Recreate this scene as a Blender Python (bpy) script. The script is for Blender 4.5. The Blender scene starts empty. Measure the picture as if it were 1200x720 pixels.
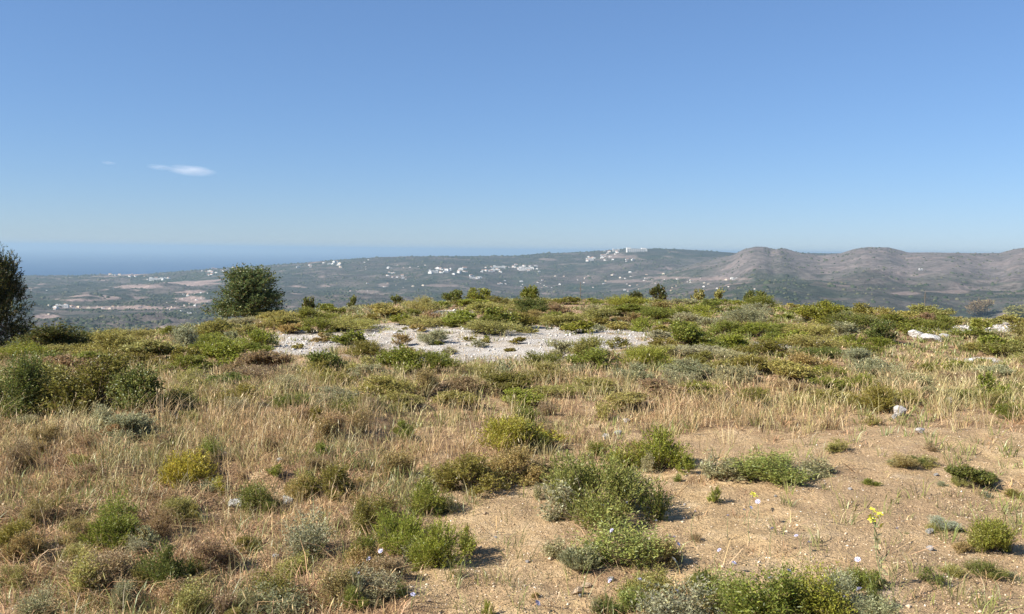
import bpy, math, random
import numpy as np
from mathutils import Vector
random.seed(7); RNG = np.random.default_rng(7)
R = math.radians
sc = bpy.context.scene
col = sc.collection

# ------------------------------------------------------------------ camera
F = 1039.0; U0, V0 = 600.0, 360.0; HV = 293.5; SL = 0.011
PITCH = math.atan((V0-HV)/F); EYE = 1.7
cp, sp = math.cos(PITCH), math.sin(PITCH)
cam = bpy.data.cameras.new('camera'); co = bpy.data.objects.new('camera', cam); col.objects.link(co)
co.location = (0, 0, EYE); ROLL = math.atan(SL); cr_, sr_ = math.cos(ROLL), math.sin(ROLL)
from mathutils import Matrix
co.rotation_euler = (Matrix.Rotation(R(90)-PITCH, 3, 'X') @ Matrix.Rotation(ROLL, 3, 'Z')).to_euler()
def hvu(u): return HV+SL*(u-U0)      # the photo leans a little, so the true horizon falls to the right
cam.sensor_width = 36; cam.lens = 36*F/1200; cam.clip_end = 200000; cam.clip_start = 0.05
sc.camera = co

def ray(u, v):
    a = (u-U0)/F; b = (V0-v)/F; x = a*cr_-b*sr_; y = a*sr_+b*cr_
    d = np.array([x, cp+y*sp, -sp+y*cp]); return d/np.linalg.norm(d)
def project(x, y, z):
    zz = z-EYE
    dep = y*cp - zz*sp; up = y*sp + zz*cp
    dep = np.where(dep < 1e-3, 1e-3, dep)
    a = x/dep; b = up/dep
    return U0+F*(a*cr_+b*sr_), V0-F*(-a*sr_+b*cr_)

# ------------------------------------------------------------------ noise
_perm = np.random.default_rng(3).permutation(256); _perm = np.concatenate([_perm, _perm])
_ga = np.random.default_rng(4).uniform(0, 2*math.pi, 256); _gx, _gy = np.cos(_ga), np.sin(_ga)
def perlin(x, y):
    x = np.asarray(x, float); y = np.asarray(y, float)
    xi = np.floor(x).astype(np.int64); yi = np.floor(y).astype(np.int64)
    xf = x-xi; yf = y-yi; xi &= 255; yi &= 255
    def g(ix, iy, dx, dy):
        h = _perm[_perm[ix & 255]+(iy & 255)]; return _gx[h]*dx+_gy[h]*dy
    u = xf*xf*xf*(xf*(xf*6-15)+10); v = yf*yf*yf*(yf*(yf*6-15)+10)
    a = g(xi, yi, xf, yf); b = g(xi+1, yi, xf-1, yf); c = g(xi, yi+1, xf, yf-1); d = g(xi+1, yi+1, xf-1, yf-1)
    return ((a+u*(b-a))+v*((c+u*(d-c))-(a+u*(b-a))))*1.5
def fbm(x, y, o=4, g=0.5):
    s = 0; a = 1; t = 0
    for i in range(o):
        s = s+a*perlin(x*2**i+17.3*i, y*2**i-9.1*i); t += a; a *= g
    return s/t
def sstep(a, b, x): t = np.clip((x-a)/(b-a), 0, 1); return t*t*(3-2*t)

# ------------------------------------------------------------------ terrain heights
SEA = -300.0
CU = [-300, 0, 100, 200, 300, 450, 600, 850, 950, 1100, 1200, 1500]
CR0 = [7, 7, 8, 9, 11.5, 15, 17, 17.5, 15.5, 12.5, 12, 11]
CRC = [24, 25, 26.5, 29, 32, 39, 43, 45, 44, 40, 39.5, 38]
def hilltop(x, y):
    r = np.hypot(x, y); u = U0+F*np.clip(x/np.maximum(y, 1e-3), -3, 3)
    u = np.where(y <= 0.5, np.where(x < 0, -300, 1500), u)
    r0 = np.interp(u, CU, CR0); rc = np.interp(u, CU, CRC)
    k = EYE/(rc*rc-r0*r0)
    q = np.maximum(r-r0, 0); qm = 0.15/k          # slope limit 0.3
    z = -np.where(q < qm, k*q*q, k*qm*qm+0.3*(q-qm))
    w = np.clip(1.2-r/80, 0, 1)
    z = z+w*(0.13*perlin(x/5.1, y/5.1)+0.06*fbm(x/1.3+5, y/1.3, 3)+0.035*fbm(x/0.32, y/0.32+5, 2)*sstep(14, 8, r))*sstep(1, 3, r)
    # small eroded bank in the left foreground, and the edge of the beaten path at right
    e1 = 6.55+0.25*perlin(x*0.9, 3.1)
    z = z+0.10*sstep(e1-0.12, e1+0.12, y)*sstep(-0.9, -1.6, x)*sstep(-4.5, -3, x)*sstep(12, 8, y)
    return z
RX1 = ([-400, 0, 100, 150, 200, 250, 300, 350, 400, 450, 500, 600, 630, 660, 700, 730, 790, 840, 870, 930, 1000, 1200, 1600],
       [324, 321, 320.5, 321, 318, 314, 311.5, 308, 304, 301.5, 300.5, 300, 297, 296.5, 294.5, 291.5, 292, 295, 297, 297, 297, 299, 300])
RX2 = ([-400, 600, 700, 740, 780, 820, 860, 872, 885, 895, 905, 915, 930, 960, 985, 1000, 1015, 1040, 1060, 1100, 1150, 1172, 1190, 1210, 1300, 1600],
       [370, 360, 344, 334, 320, 308, 298.5, 292.5, 289.5, 290, 293, 291.5, 295.5, 299.5, 297, 292.5, 290.5, 291, 296.5, 296.5, 297.5, 297, 293, 290.5, 287, 290])
RX3 = ([-400, 600, 800, 860, 900, 960, 1000, 1060, 1100, 1200, 1400, 1600], [380, 360, 345, 332, 328, 327, 332, 337, 336, 338, 334, 334])
def ridge(u, r, tab, D, Wn, Wf, amp, seed):
    v = np.interp(u, tab[0], tab[1]); Dn = D*(1+0.05*perlin(u/90.0+seed, 0.5))
    top = EYE-(v-hvu(u))/F*Dn
    q = np.where(r < Dn, (Dn-r)/Wn, (r-Dn)/Wf)
    return top, np.exp(-q*q*1.2)
def hfar(x, y):
    r = np.hypot(x, y); u = U0+F*np.clip(x/np.maximum(y, 1.0), -2, 2)
    u = np.where(y <= 1, np.where(x < 0, -400, 1600), u)+7*perlin(x/700, y/700)+4*perlin(x/260+4, y/260)
    floor = np.interp(r, [0, 900, 2500, 4500, 7000, 9500, 13000], [-150, -190, -225, -245, -262, -280, SEA-20])
    # coast line: left side drops to the sea beyond the coastal ridge
    left = sstep(900, 300, u)
    floor = floor-left*(25*sstep(7000, 9200, r)+40*sstep(8200, 9300, r))
    n = fbm(x/900, y/900, 5, 0.55); n2 = fbm(x/260+9, y/260, 4, 0.55)
    rg = 1-np.abs(fbm(x/700+3, y/700+8, 4, 0.5))*2.2
    z = floor+np.clip(n*60+n2*24+rg*26+fbm(x/90, y/90, 3)*7, -40, 90)*sstep(9500, 8000, r+0*u)
    for tab, D, Wn, Wf, s in ((RX1, 7900, 2300, 1100, 1.0), (RX2, 5400, 1900, 1500, 7.0), (RX3, 3300, 900, 900, 13.0)):
        top, g = ridge(u, r, tab, D, Wn, Wf, 0, s)
        rough = (rg*0.8+n*0.6)*np.where(tab is RX2, 60, 34)*(1-g)*1.2+n2*(11 if tab is RX2 else 16)*(1-g*0.75)+fbm(x/90, y/90, 3)*6*(1-0.6*g)
        zr = floor+(top-floor)*g+rough*sstep(0.02, 0.3, g)
        z = np.maximum(z, zr)*0.5+0.5*(np.logaddexp(z/6, zr/6)*6)
    z = np.minimum(z, 62+0*u)
    return z
def height(x, y):
    x = np.asarray(x, float); y = np.asarray(y, float)
    h1 = hilltop(x, y); r = np.hypot(x, y)
    far = r > 400
    out = h1.copy() if h1.shape else np.array(h1)
    hf = hfar(x, y)
    return np.where(far, np.maximum(h1, hf), h1)
E0 = np.array([0, 0, EYE])
def _table(rs, da, fn):
    az = np.radians(np.arange(-42, 42+da/2, da)); A, Rr = np.meshgrid(az, rs)
    return rs, math.radians(da), np.ascontiguousarray(fn(np.sin(A)*Rr, np.cos(A)*Rr).T)
_TN = _table(np.geomspace(2.0, 70, 420), 0.12, hilltop); _TF = _table(np.geomspace(140, 12500, 900), 0.2, height)
def hit(u, v, rmax=12000.0):
    d = ray(u, v); hz = math.hypot(d[0], d[1]); az = math.atan2(d[0], d[1]); sl = d[2]/hz
    for rs, da, tb in (_TN, _TF):
        if tb is _TF[2] and rmax < 100: return None
        q = min(max((az+R(42))/da, 0), len(tb)-1.001); i = int(q); f = q-i
        b = EYE+sl*rs-(tb[i]*(1-f)+tb[i+1]*f); j = int(np.argmax(b < 0))
        if b[j] < 0 and j > 0:
            r = rs[j-1]+(rs[j]-rs[j-1])*b[j-1]/max(1e-9, b[j-1]-b[j]); return E0+d*(r/hz)
    return None
def at_dist(u, D):
    d = ray(u, hvu(u)); x, y = d[0]*D/d[1], D
    return np.array([x, y, float(height(x, y))])

# ------------------------------------------------------------------ region masks (laid out on the ground)
GR = [(560, 407, 140, 18), (400, 398, 90, 12), (645, 399, 112, 17), (705, 404, 60, 8), (870, 367, 22, 3), (905, 404, 28, 4.5), (470, 386, 80, 6),
      (1115, 386, 60, 4.5), (1150, 423, 26, 4), (530, 366, 30, 2.2), (745, 390, 34, 4), (350, 412, 40, 5), (960, 398, 30, 3.5), (1180, 384, 34, 5)]
BR = [(1060, 560, 260, 72), (950, 625, 340, 75), (600, 650, 125, 110), (1150, 670, 190, 110), (650, 590, 150, 40), (840, 530, 60, 25)]
def ell(lst, u, v, jig):
    m = 0
    for (a, b, w, h) in lst: m = np.maximum(m, 1.45-np.sqrt(((u-a)/w)**2+((v-b)/h)**2)+0*u)
    return sstep(0.25, 0.65, m+jig)
def masks(x, y, z):
    u, v = project(x, y, z)
    n = fbm(x/1.1, y/1.1, 4)*0.5
    n7 = fbm(x/0.35+9, y/0.35, 3)*0.45
    gravel = ell(GR, u, v, n*1.2+n7-0.02)*(y > 2)
    bare = ell(BR, u, v, n*1.0+n7)*(1-gravel)
    brown = ell([(200, 620, 300, 110), (300, 550, 200, 60), (920, 480, 160, 32), (60, 560, 120, 80)], u, v, n)*(1-gravel)*(1-bare)
    return u, v, gravel, bare, brown

# ------------------------------------------------------------------ node helpers
def new_mat(name):
    m = bpy.data.materials.new(name); m.use_nodes = True; nt = m.node_tree; nt.nodes.clear()
    out = nt.nodes.new('ShaderNodeOutputMaterial'); return m, nt, out
def N(nt, t, **kw):
    n = nt.nodes.new(t)
    for k, v in kw.items(): setattr(n, k, v)
    return n
def noise(nt, scale, detail=4, rough=0.55, vec=None, dist=0):
    n = N(nt, 'ShaderNodeTexNoise'); n.inputs['Scale'].default_value = scale; n.inputs['Detail'].default_value = detail
    n.inputs['Roughness'].default_value = rough; n.inputs['Distortion'].default_value = dist
    if vec is not None: nt.links.new(vec, n.inputs['Vector'])
    return n.outputs['Fac']
def ramp(nt, fac, stops, interp='LINEAR'):
    r = N(nt, 'ShaderNodeValToRGB'); cr = r.color_ramp; cr.interpolation = interp
    while len(cr.elements) < len(stops): cr.elements.new(0.5)
    for e, (p, c) in zip(cr.elements, stops):
        e.position = p; e.color = (c, c, c, 1) if isinstance(c, (int, float)) else (*c, 1)
    nt.links.new(fac, r.inputs[0]); return r.outputs[0]
def mix(nt, f, a, b, mode='MIX'):
    m = N(nt, 'ShaderNodeMix', data_type='RGBA', blend_type=mode)
    for s, val in ((0, f), (6, a), (7, b)):
        if hasattr(val, 'is_linked') or isinstance(val, bpy.types.NodeSocket): nt.links.new(val, m.inputs[s])
        else: m.inputs[s].default_value = val if s == 0 else (*val, 1)
    return m.outputs[2]
def math_(nt, op, a, b=0.0):
    m = N(nt, 'ShaderNodeMath', operation=op)
    for i, val in enumerate((a, b)):
        if isinstance(val, bpy.types.NodeSocket): nt.links.new(val, m.inputs[i])
        else: m.inputs[i].default_value = val
    return m.outputs[0]
def attr(nt, name):
    a = N(nt, 'ShaderNodeAttribute'); a.attribute_name = name; return a.outputs['Fac']
def objpos(nt): return N(nt, 'ShaderNodeTexCoord').outputs['Object']
def geopos(nt): return N(nt, 'ShaderNodeNewGeometry').outputs['Position']
def bsdf(nt, out, c, rough=0.9, spec=0.2, bump=None, bstr=0.5, bdist=0.02):
    p = N(nt, 'ShaderNodeBsdfPrincipled'); p.inputs['Roughness'].default_value = rough
    p.inputs['Specular IOR Level'].default_value = spec
    if isinstance(c, bpy.types.NodeSocket): nt.links.new(c, p.inputs['Base Color'])
    else: p.inputs['Base Color'].default_value = (*c, 1)
    if bump is not None:
        b = N(nt, 'ShaderNodeBump'); b.inputs['Strength'].default_value = bstr; b.inputs['Distance'].default_value = bdist
        nt.links.new(bump, b.inputs['Height']); nt.links.new(b.outputs[0], p.inputs['Normal'])
    nt.links.new(p.outputs[0], out.inputs['Surface']); return p

# ------------------------------------------------------------------ materials
def leaf_material(name, base=None, trans=0.42, yellow=(0.36, 0.30, 0.07), dead=(0.22, 0.14, 0.07), gloss=0.025):
    m, nt, out = new_mat(name)
    if base is None: c = N(nt, 'ShaderNodeObjectInfo').outputs['Color']
    else: c = ramp(nt, noise(nt, 1.1, 3, 0.6, geopos(nt)), base)
    rnd = N(nt, 'ShaderNodeNewGeometry').outputs['Random Per Island']
    hs = N(nt, 'ShaderNodeHueSaturation'); nt.links.new(c, hs.inputs['Color'])
    nt.links.new(ramp(nt, rnd, [(0, 0.55), (0.5, 0.95), (1, 1.55)]), hs.inputs['Value'])
    r2 = math_(nt, 'FRACT', math_(nt, 'MULTIPLY', rnd, 37.7))
    nt.links.new(ramp(nt, r2, [(0, 0.485), (1, 0.52)]), hs.inputs['Hue'])
    c = hs.outputs[0]
    r3 = math_(nt, 'FRACT', math_(nt, 'MULTIPLY', rnd, 91.3))
    c = mix(nt, ramp(nt, r3, [(0.84, 0.0), (0.95, 0.65)]), c, yellow)
    r4 = math_(nt, 'FRACT', math_(nt, 'MULTIPLY', rnd, 153.1))
    c = mix(nt, ramp(nt, r4, [(0.9, 0.0), (0.95, 0.8)]), c, dead)
    d = N(nt, 'ShaderNodeBsdfDiffuse'); t = N(nt, 'ShaderNodeBsdfTranslucent'); g = N(nt, 'ShaderNodeBsdfGlossy')
    g.inputs['Roughness'].default_value = 0.45; g.inputs['Color'].default_value = (0.8, 0.85, 0.8, 1)
    nt.links.new(c, d.inputs[0]); nt.links.new(c, t.inputs[0])
    m1 = N(nt, 'ShaderNodeMixShader'); m1.inputs[0].default_value = trans
    nt.links.new(d.outputs[0], m1.inputs[1]); nt.links.new(t.outputs[0], m1.inputs[2])
    m2 = N(nt, 'ShaderNodeMixShader'); m2.inputs[0].default_value = gloss
    nt.links.new(m1.outputs[0], m2.inputs[1]); nt.links.new(g.outputs[0], m2.inputs[2])
    nt.links.new(m2.outputs[0], out.inputs['Surface']); return m
M_LEAF = leaf_material('leaf')
M_STRAW = leaf_material('straw', [(0.30, (0.54, 0.40, 0.20)), (0.45, (0.50, 0.34, 0.18)), (0.55, (0.40, 0.34, 0.14)), (0.7, (0.58, 0.46, 0.26))],
                        0.3, (0.62, 0.50, 0.30), (0.30, 0.19, 0.10), 0.03)
M_BRUSH = leaf_material('dead_brush', [(0.3, (0.36, 0.205, 0.105)), (0.5, (0.50, 0.32, 0.17)), (0.7, (0.29, 0.20, 0.115))],
                        0.2, (0.50, 0.38, 0.24), (0.13, 0.08, 0.05), 0.03)
M_HERB = leaf_material('herb', [(0.3, (0.27, 0.27, 0.11)), (0.5, (0.22, 0.235, 0.06)), (0.7, (0.33, 0.29, 0.13))],
                       0.3, (0.42, 0.36, 0.18), (0.28, 0.20, 0.12), 0.04)
def simple_mat(name, a, b, scale, rough=0.85, bump=0.0, spec=0.2, bd=0.01):
    m, nt, out = new_mat(name); p = objpos(nt); f = noise(nt, scale, 6, 0.6, p)
    c = ramp(nt, f, [(0.3, a), (0.7, b)])
    bsdf(nt, out, c, rough, spec, f if bump else None, bump, bd); return m
M_STEM = simple_mat('twig_bark', (0.10, 0.07, 0.045), (0.22, 0.16, 0.10), 30)
M_TRUNK = simple_mat('trunk_bark', (0.16, 0.13, 0.11), (0.34, 0.30, 0.26), 12, bump=0.6, bd=0.03)
M_GSTEM = simple_mat('green_stalk', (0.16, 0.19, 0.08), (0.28, 0.27, 0.13), 30)
M_ROCK = simple_mat('white_limestone', (0.34, 0.30, 0.25), (0.82, 0.79, 0.74), 7, bump=1.0, bd=0.08)
M_ROCKG = simple_mat('grey_limestone', (0.30, 0.27, 0.25), (0.56, 0.52, 0.48), 9, bump=0.7, bd=0.03)
M_ROCKT = simple_mat('tan_stone', (0.40, 0.28, 0.17), (0.62, 0.48, 0.33), 11, bump=0.7, bd=0.03)
M_YELLOW = simple_mat('yellow_petal', (0.72, 0.66, 0.04), (0.85, 0.80, 0.12), 40, 0.6)
M_BLUE = simple_mat('lilac_petal', (0.44, 0.42, 0.56), (0.60, 0.58, 0.70), 60, 0.7)
M_WHITEP = simple_mat('white_petal', (0.72, 0.70, 0.60), (0.84, 0.82, 0.74), 40, 0.7)

def ground_material():
    m, nt, out = new_mat('dry_soil'); p = geopos(nt)
    big = noise(nt, 0.55, 5, 0.6, p); mid = noise(nt, 4.0, 6, 0.65, p); fine = noise(nt, 38, 5, 0.7, p); grit = noise(nt, 140, 3, 0.7, p)
    soil = ramp(nt, mid, [(0.3, (0.33, 0.215, 0.115)), (0.5, (0.47, 0.33, 0.175)), (0.7, (0.58, 0.43, 0.255))])
    soil = mix(nt, ramp(nt, big, [(0.42, 0.0), (0.58, 0.7)]), soil, (0.37, 0.25, 0.145))
    litter = ramp(nt, mid, [(0.35, (0.15, 0.09, 0.055)), (0.5, (0.34, 0.22, 0.125)), (0.65, (0.50, 0.36, 0.21))])
    c = mix(nt, attr(nt, 'bare'), litter, soil)
    grav = ramp(nt, mid, [(0.35, (0.40, 0.34, 0.27)), (0.5, (0.56, 0.51, 0.44)), (0.65, (0.46, 0.44, 0.41))])
    v = N(nt, 'ShaderNodeTexVoronoi'); v.inputs['Scale'].default_value = 16; nt.links.new(p, v.inputs['Vector'])
    grav = mix(nt, ramp(nt, noise(nt, 1.3, 5, 0.65, p), [(0.48, 0.0), (0.62, 0.75)]), grav, (0.36, 0.29, 0.20))
    grav = mix(nt, ramp(nt, v.outputs['Color'], [(0.2, 0.5), (0.8, 0.0)]), grav, (0.42, 0.37, 0.32))
    c = mix(nt, attr(nt, 'gravel'), c, grav)
    c = mix(nt, 1.0, c, ramp(nt, fine, [(0.28, 0.55), (0.5, 1.0), (0.72, 1.25)]), 'MULTIPLY')
    c = mix(nt, 1.0, c, ramp(nt, grit, [(0.3, 0.72), (0.5, 1.0), (0.7, 1.18)]), 'MULTIPLY')
    v2 = N(nt, 'ShaderNodeTexVoronoi'); v2.inputs['Scale'].default_value = 55; nt.links.new(p, v2.inputs['Vector'])
    peb = ramp(nt, v2.outputs['Distance'], [(0.0, 1.0), (0.35, 0.0)])
    h = math_(nt, 'ADD', math_(nt, 'ADD', math_(nt, 'MULTIPLY', fine, 1.0), math_(nt, 'MULTIPLY', peb, 0.4)), math_(nt, 'MULTIPLY', mid, 1.5))
    bsdf(nt, out, c, 0.95, 0.1, h, 0.9, 0.03); return m
def valley_material():
    m, nt, out = new_mat('valley_land'); p = geopos(nt)
    big = noise(nt, 1/700, 6, 0.6, p, 0.5); mid = noise(nt, 1/130, 6, 0.65, p, 0.4); fine = noise(nt, 1/28, 5, 0.7, p)
    scrub = ramp(nt, mid, [(0.35, (0.035, 0.05, 0.028)), (0.5, (0.06, 0.072, 0.042)), (0.6, (0.10, 0.095, 0.065)), (0.7, (0.20, 0.155, 0.11))])
    dry = ramp(nt, mid, [(0.35, (0.065, 0.062, 0.042)), (0.5, (0.11, 0.09, 0.065)), (0.65, (0.18, 0.135, 0.10))])
    c = mix(nt, ramp(nt, big, [(0.40, 0.0), (0.55, 0.9)]), scrub, dry)
    v3 = N(nt, 'ShaderNodeTexVoronoi'); v3.inputs['Scale'].default_value = 1/190; nt.links.new(p, v3.inputs['Vector'])
    sepc = N(nt, 'ShaderNodeSeparateColor'); nt.links.new(v3.outputs['Color'], sepc.inputs[0])
    c = mix(nt, ramp(nt, sepc.outputs[0], [(0.84, 0.0), (0.88, 0.45)]), c, (0.26, 0.195, 0.14))
    c = mix(nt, ramp(nt, sepc.outputs[1], [(0.78, 0.0), (0.84, 0.5)]), c, (0.06, 0.08, 0.04))
    hill = ramp(nt, mid, [(0.3, (0.12, 0.11, 0.08)), (0.5, (0.225, 0.182, 0.14)), (0.7, (0.33, 0.25, 0.19))])
    c = mix(nt, attr(nt, 'brown'), c, hill)
    green = ramp(nt, mid, [(0.35, (0.035, 0.045, 0.03)), (0.6, (0.085, 0.085, 0.06))])
    c = mix(nt, attr(nt, 'wood'), c, green)
    c = mix(nt, attr(nt, 'field'), c, (0.46, 0.32, 0.23))
    v = N(nt, 'ShaderNodeTexVoronoi'); v.inputs['Scale'].default_value = 1/22; nt.links.new(p, v.inputs['Vector'])
    dots = ramp(nt, v.outputs['Distance'], [(0.25, 0.38), (0.5, 1.05)])
    df = math_(nt, 'MULTIPLY', ramp(nt, noise(nt, 1/90, 4, 0.6, p), [(0.4, 0.1), (0.6, 0.6)]), math_(nt, 'SUBTRACT', 1.0, attr(nt, 'field')))
    c = mix(nt, df, c, mix(nt, 1.0, c, dots, 'MULTIPLY'))
    c = mix(nt, 1.0, c, ramp(nt, fine, [(0.3, 0.6), (0.5, 1.0), (0.7, 1.4)]), 'MULTIPLY')
    c = mix(nt, 1.0, c, (0.66, 0.69, 0.82), 'MULTIPLY')  # darkens the land and paints the blue of distant haze into its colour
    bsdf(nt, out, c, 0.95, 0.05, math_(nt, 'ADD', fine, mid), 1.0, 8.0); return m

# ------------------------------------------------------------------ mesh helpers
def mk_mesh(name, V, Fc, mat=None, attrs=None, smooth=False):
    V = np.asarray(V, np.float32); Fc = np.asarray(Fc, np.int32); k = Fc.shape[1]
    me = bpy.data.meshes.new(name)
    me.vertices.add(len(V)); me.vertices.foreach_set('co', V.ravel())
    me.loops.add(Fc.size); me.loops.foreach_set('vertex_index', Fc.ravel())
    me.polygons.add(len(Fc)); me.polygons.foreach_set('loop_start', np.arange(0, Fc.size, k, dtype=np.int32))
    if smooth: me.polygons.foreach_set('use_smooth', np.ones(len(Fc), bool))
    if attrs:
        for n, a in attrs.items():
            at = me.attributes.new(n, 'FLOAT', 'POINT'); at.data.foreach_set('value', np.asarray(a, np.float32).ravel())
    me.update(calc_edges=True)
    if mat: me.materials.append(mat)
    return me
def link(name, me, parent=None, loc=(0, 0, 0)):
    o = bpy.data.objects.new(name, me); col.objects.link(o); o.location = loc
    if parent: o.parent = parent
    return o
def tag(o, label=None, cat=None, group=None, kind=None):
    if label: o['label'] = label
    if cat: o['category'] = cat
    if group: o['group'] = group
    if kind: o['kind'] = kind
    return o
def unit(a): return a/np.maximum(np.linalg.norm(a, axis=-1, keepdims=True), 1e-9)

# ------------------------------------------------------------------ ground, valley, sea
def polar(rs, az, zf):
    A, Rr = np.meshgrid(az, rs); X = np.sin(A)*Rr; Y = np.cos(A)*Rr; Z = zf(X, Y)
    n, m = Rr.shape; idx = np.arange(n*m).reshape(n, m)
    a = idx[:-1, :-1].ravel(); b = idx[:-1, 1:].ravel(); c = idx[1:, 1:].ravel(); d = idx[1:, :-1].ravel()
    return np.stack([X.ravel(), Y.ravel(), Z.ravel()], 1), np.stack([a, b, c, d], 1)
def azimuths(fine, half=42):
    f = np.arange(-half, half+1e-6, fine); back = np.arange(half+3, 360-half-2, 3.0)
    return np.radians(np.concatenate([f, back, [360-half]]))
rs = np.concatenate([np.linspace(0.05, 2.6, 12), np.geomspace(2.8, 45, 300), np.geomspace(46, 140, 40)])
V, Fc = polar(rs, azimuths(0.25), height)
u_, v_, g_, b_, br_ = masks(V[:, 0], V[:, 1], V[:, 2])
bare = np.clip(b_*1.0+0.0, 0, 1)
tag(link('ground', mk_mesh('ground', V, Fc, ground_material(), {'bare': bare*(1-0.5*br_), 'gravel': g_}, True)),
    'sandy hilltop ground with pale gravel patches and bare trodden soil', kind='structure')

rs = np.concatenate([np.geomspace(136, 1400, 70), np.linspace(1410, 10500, 520)])
V, Fc = polar(rs, azimuths(0.09, 38), lambda x, y: height(x, y)-np.where(np.hypot(x, y) < 150, 0.3, 0))
rr = np.hypot(V[:, 0], V[:, 1]); u_, v_ = project(V[:, 0], V[:, 1], V[:, 2])
n = fbm(V[:, 0]/300, V[:, 1]/300, 4)
brown = sstep(760, 880, u_+60*n)*sstep(3300, 4300, rr+500*n)*sstep(7000, 6500, rr)
wood = np.clip(sstep(700, 740, u_)*sstep(6900, 7300, rr)+sstep(860, 930, u_)*sstep(3700, 3000, rr+900*n)*sstep(2400, 2800, rr)*0.4
               +ell([(105, 340, 50, 10), (620, 299, 30, 5), (470, 334, 40, 6), (330, 335, 60, 12), (560, 306, 120, 4)], u_, v_, n)*0.8, 0, 1)
FD = [(147, 320.5, 26, 2.6), (225, 331.5, 34, 3.0), (165, 336, 24, 2.4), (228, 351, 22, 5), (90, 352, 24, 1.6), (130, 361, 62, 1.6), (225, 342, 22, 1.6), (449, 334, 8, 2.5), (520, 335, 20, 1.4),
      (430, 342, 14, 2), (850, 327, 40, 1.6), (790, 326, 30, 1.5), (735, 330, 30, 1.5), (1060, 344, 18, 1.8), (1120, 342, 16, 1.8), (55, 371, 14, 3), (640, 304, 12, 1.5), (728, 301, 20, 3)]
n5 = fbm(V[:, 0]/110, V[:, 1]/110, 3)
field = ell(FD, u_, v_, n*1.0+n5*0.6)*(rr < 9200)*np.where(u_ > 400, 0.5, 0.9)
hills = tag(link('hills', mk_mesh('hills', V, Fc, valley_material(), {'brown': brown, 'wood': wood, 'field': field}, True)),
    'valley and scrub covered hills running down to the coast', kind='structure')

m, nt, out = new_mat('sea_water'); p = geopos(nt)
f = noise(nt, 1/1500, 4, 0.6, p)
bsdf(nt, out, ramp(nt, f, [(0.3, (0.010, 0.05, 0.135)), (0.7, (0.016, 0.065, 0.16))]), 0.6, 0.12)
V, Fc = polar(np.array([1.0, 3000, 7000, 9000, 12000, 16000, 24000, 45000, 80000, 118000]), np.radians(np.arange(0, 361, 2.0)), lambda x, y: 0*x+SEA)
tag(link('sea', mk_mesh('sea', V, Fc, m)), 'calm blue sea reaching the horizon', kind='structure')

# ------------------------------------------------------------------ plants
def tubes(paths, r0, r1, sides=3):
    """paths: list of (k,3) arrays; one tapered tube mesh"""
    Vs, Fs, off = [], [], 0
    for pth, ra, rb in zip(paths, r0, r1):
        k = len(pth); t = unit(np.gradient(pth, axis=0)); a = unit(np.cross(t, [0.31, 0.85, 0.21])); b = np.cross(t, a)
        rad = np.linspace(ra, rb, k)[:, None, None]; an = np.linspace(0, 2*math.pi, sides, endpoint=False)
        ring = pth[:, None]+rad*(np.cos(an)[None, :, None]*a[:, None]+np.sin(an)[None, :, None]*b[:, None])
        Vs.append(ring.reshape(-1, 3)); i = np.arange(k*sides).reshape(k, sides)
        j = np.roll(i, -1, 1)
        Fs.append(np.stack([i[:-1].ravel(), j[:-1].ravel(), j[1:].ravel(), i[1:].ravel()], 1)+off); off += k*sides
    return np.concatenate(Vs), np.concatenate(Fs)
def leaves(P, D, L, W, rng, cup=0.15):
    n = len(P); D = unit(D); w = unit(np.cross(D, rng.normal(size=(n, 3)))); nn = np.cross(D, w)
    L = np.broadcast_to(L, n)[:, None]*rng.uniform(0.65, 1.3, (n, 1)); W = np.broadcast_to(W, n)[:, None]*rng.uniform(0.7, 1.25, (n, 1))
    mid = P+D*L*0.5+nn*W*cup
    Vt = np.stack([P, mid+w*W*0.5, P+D*L, mid-w*W*0.5], 1).reshape(-1, 3)
    return Vt, np.arange(4*n).reshape(n, 4)
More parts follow.
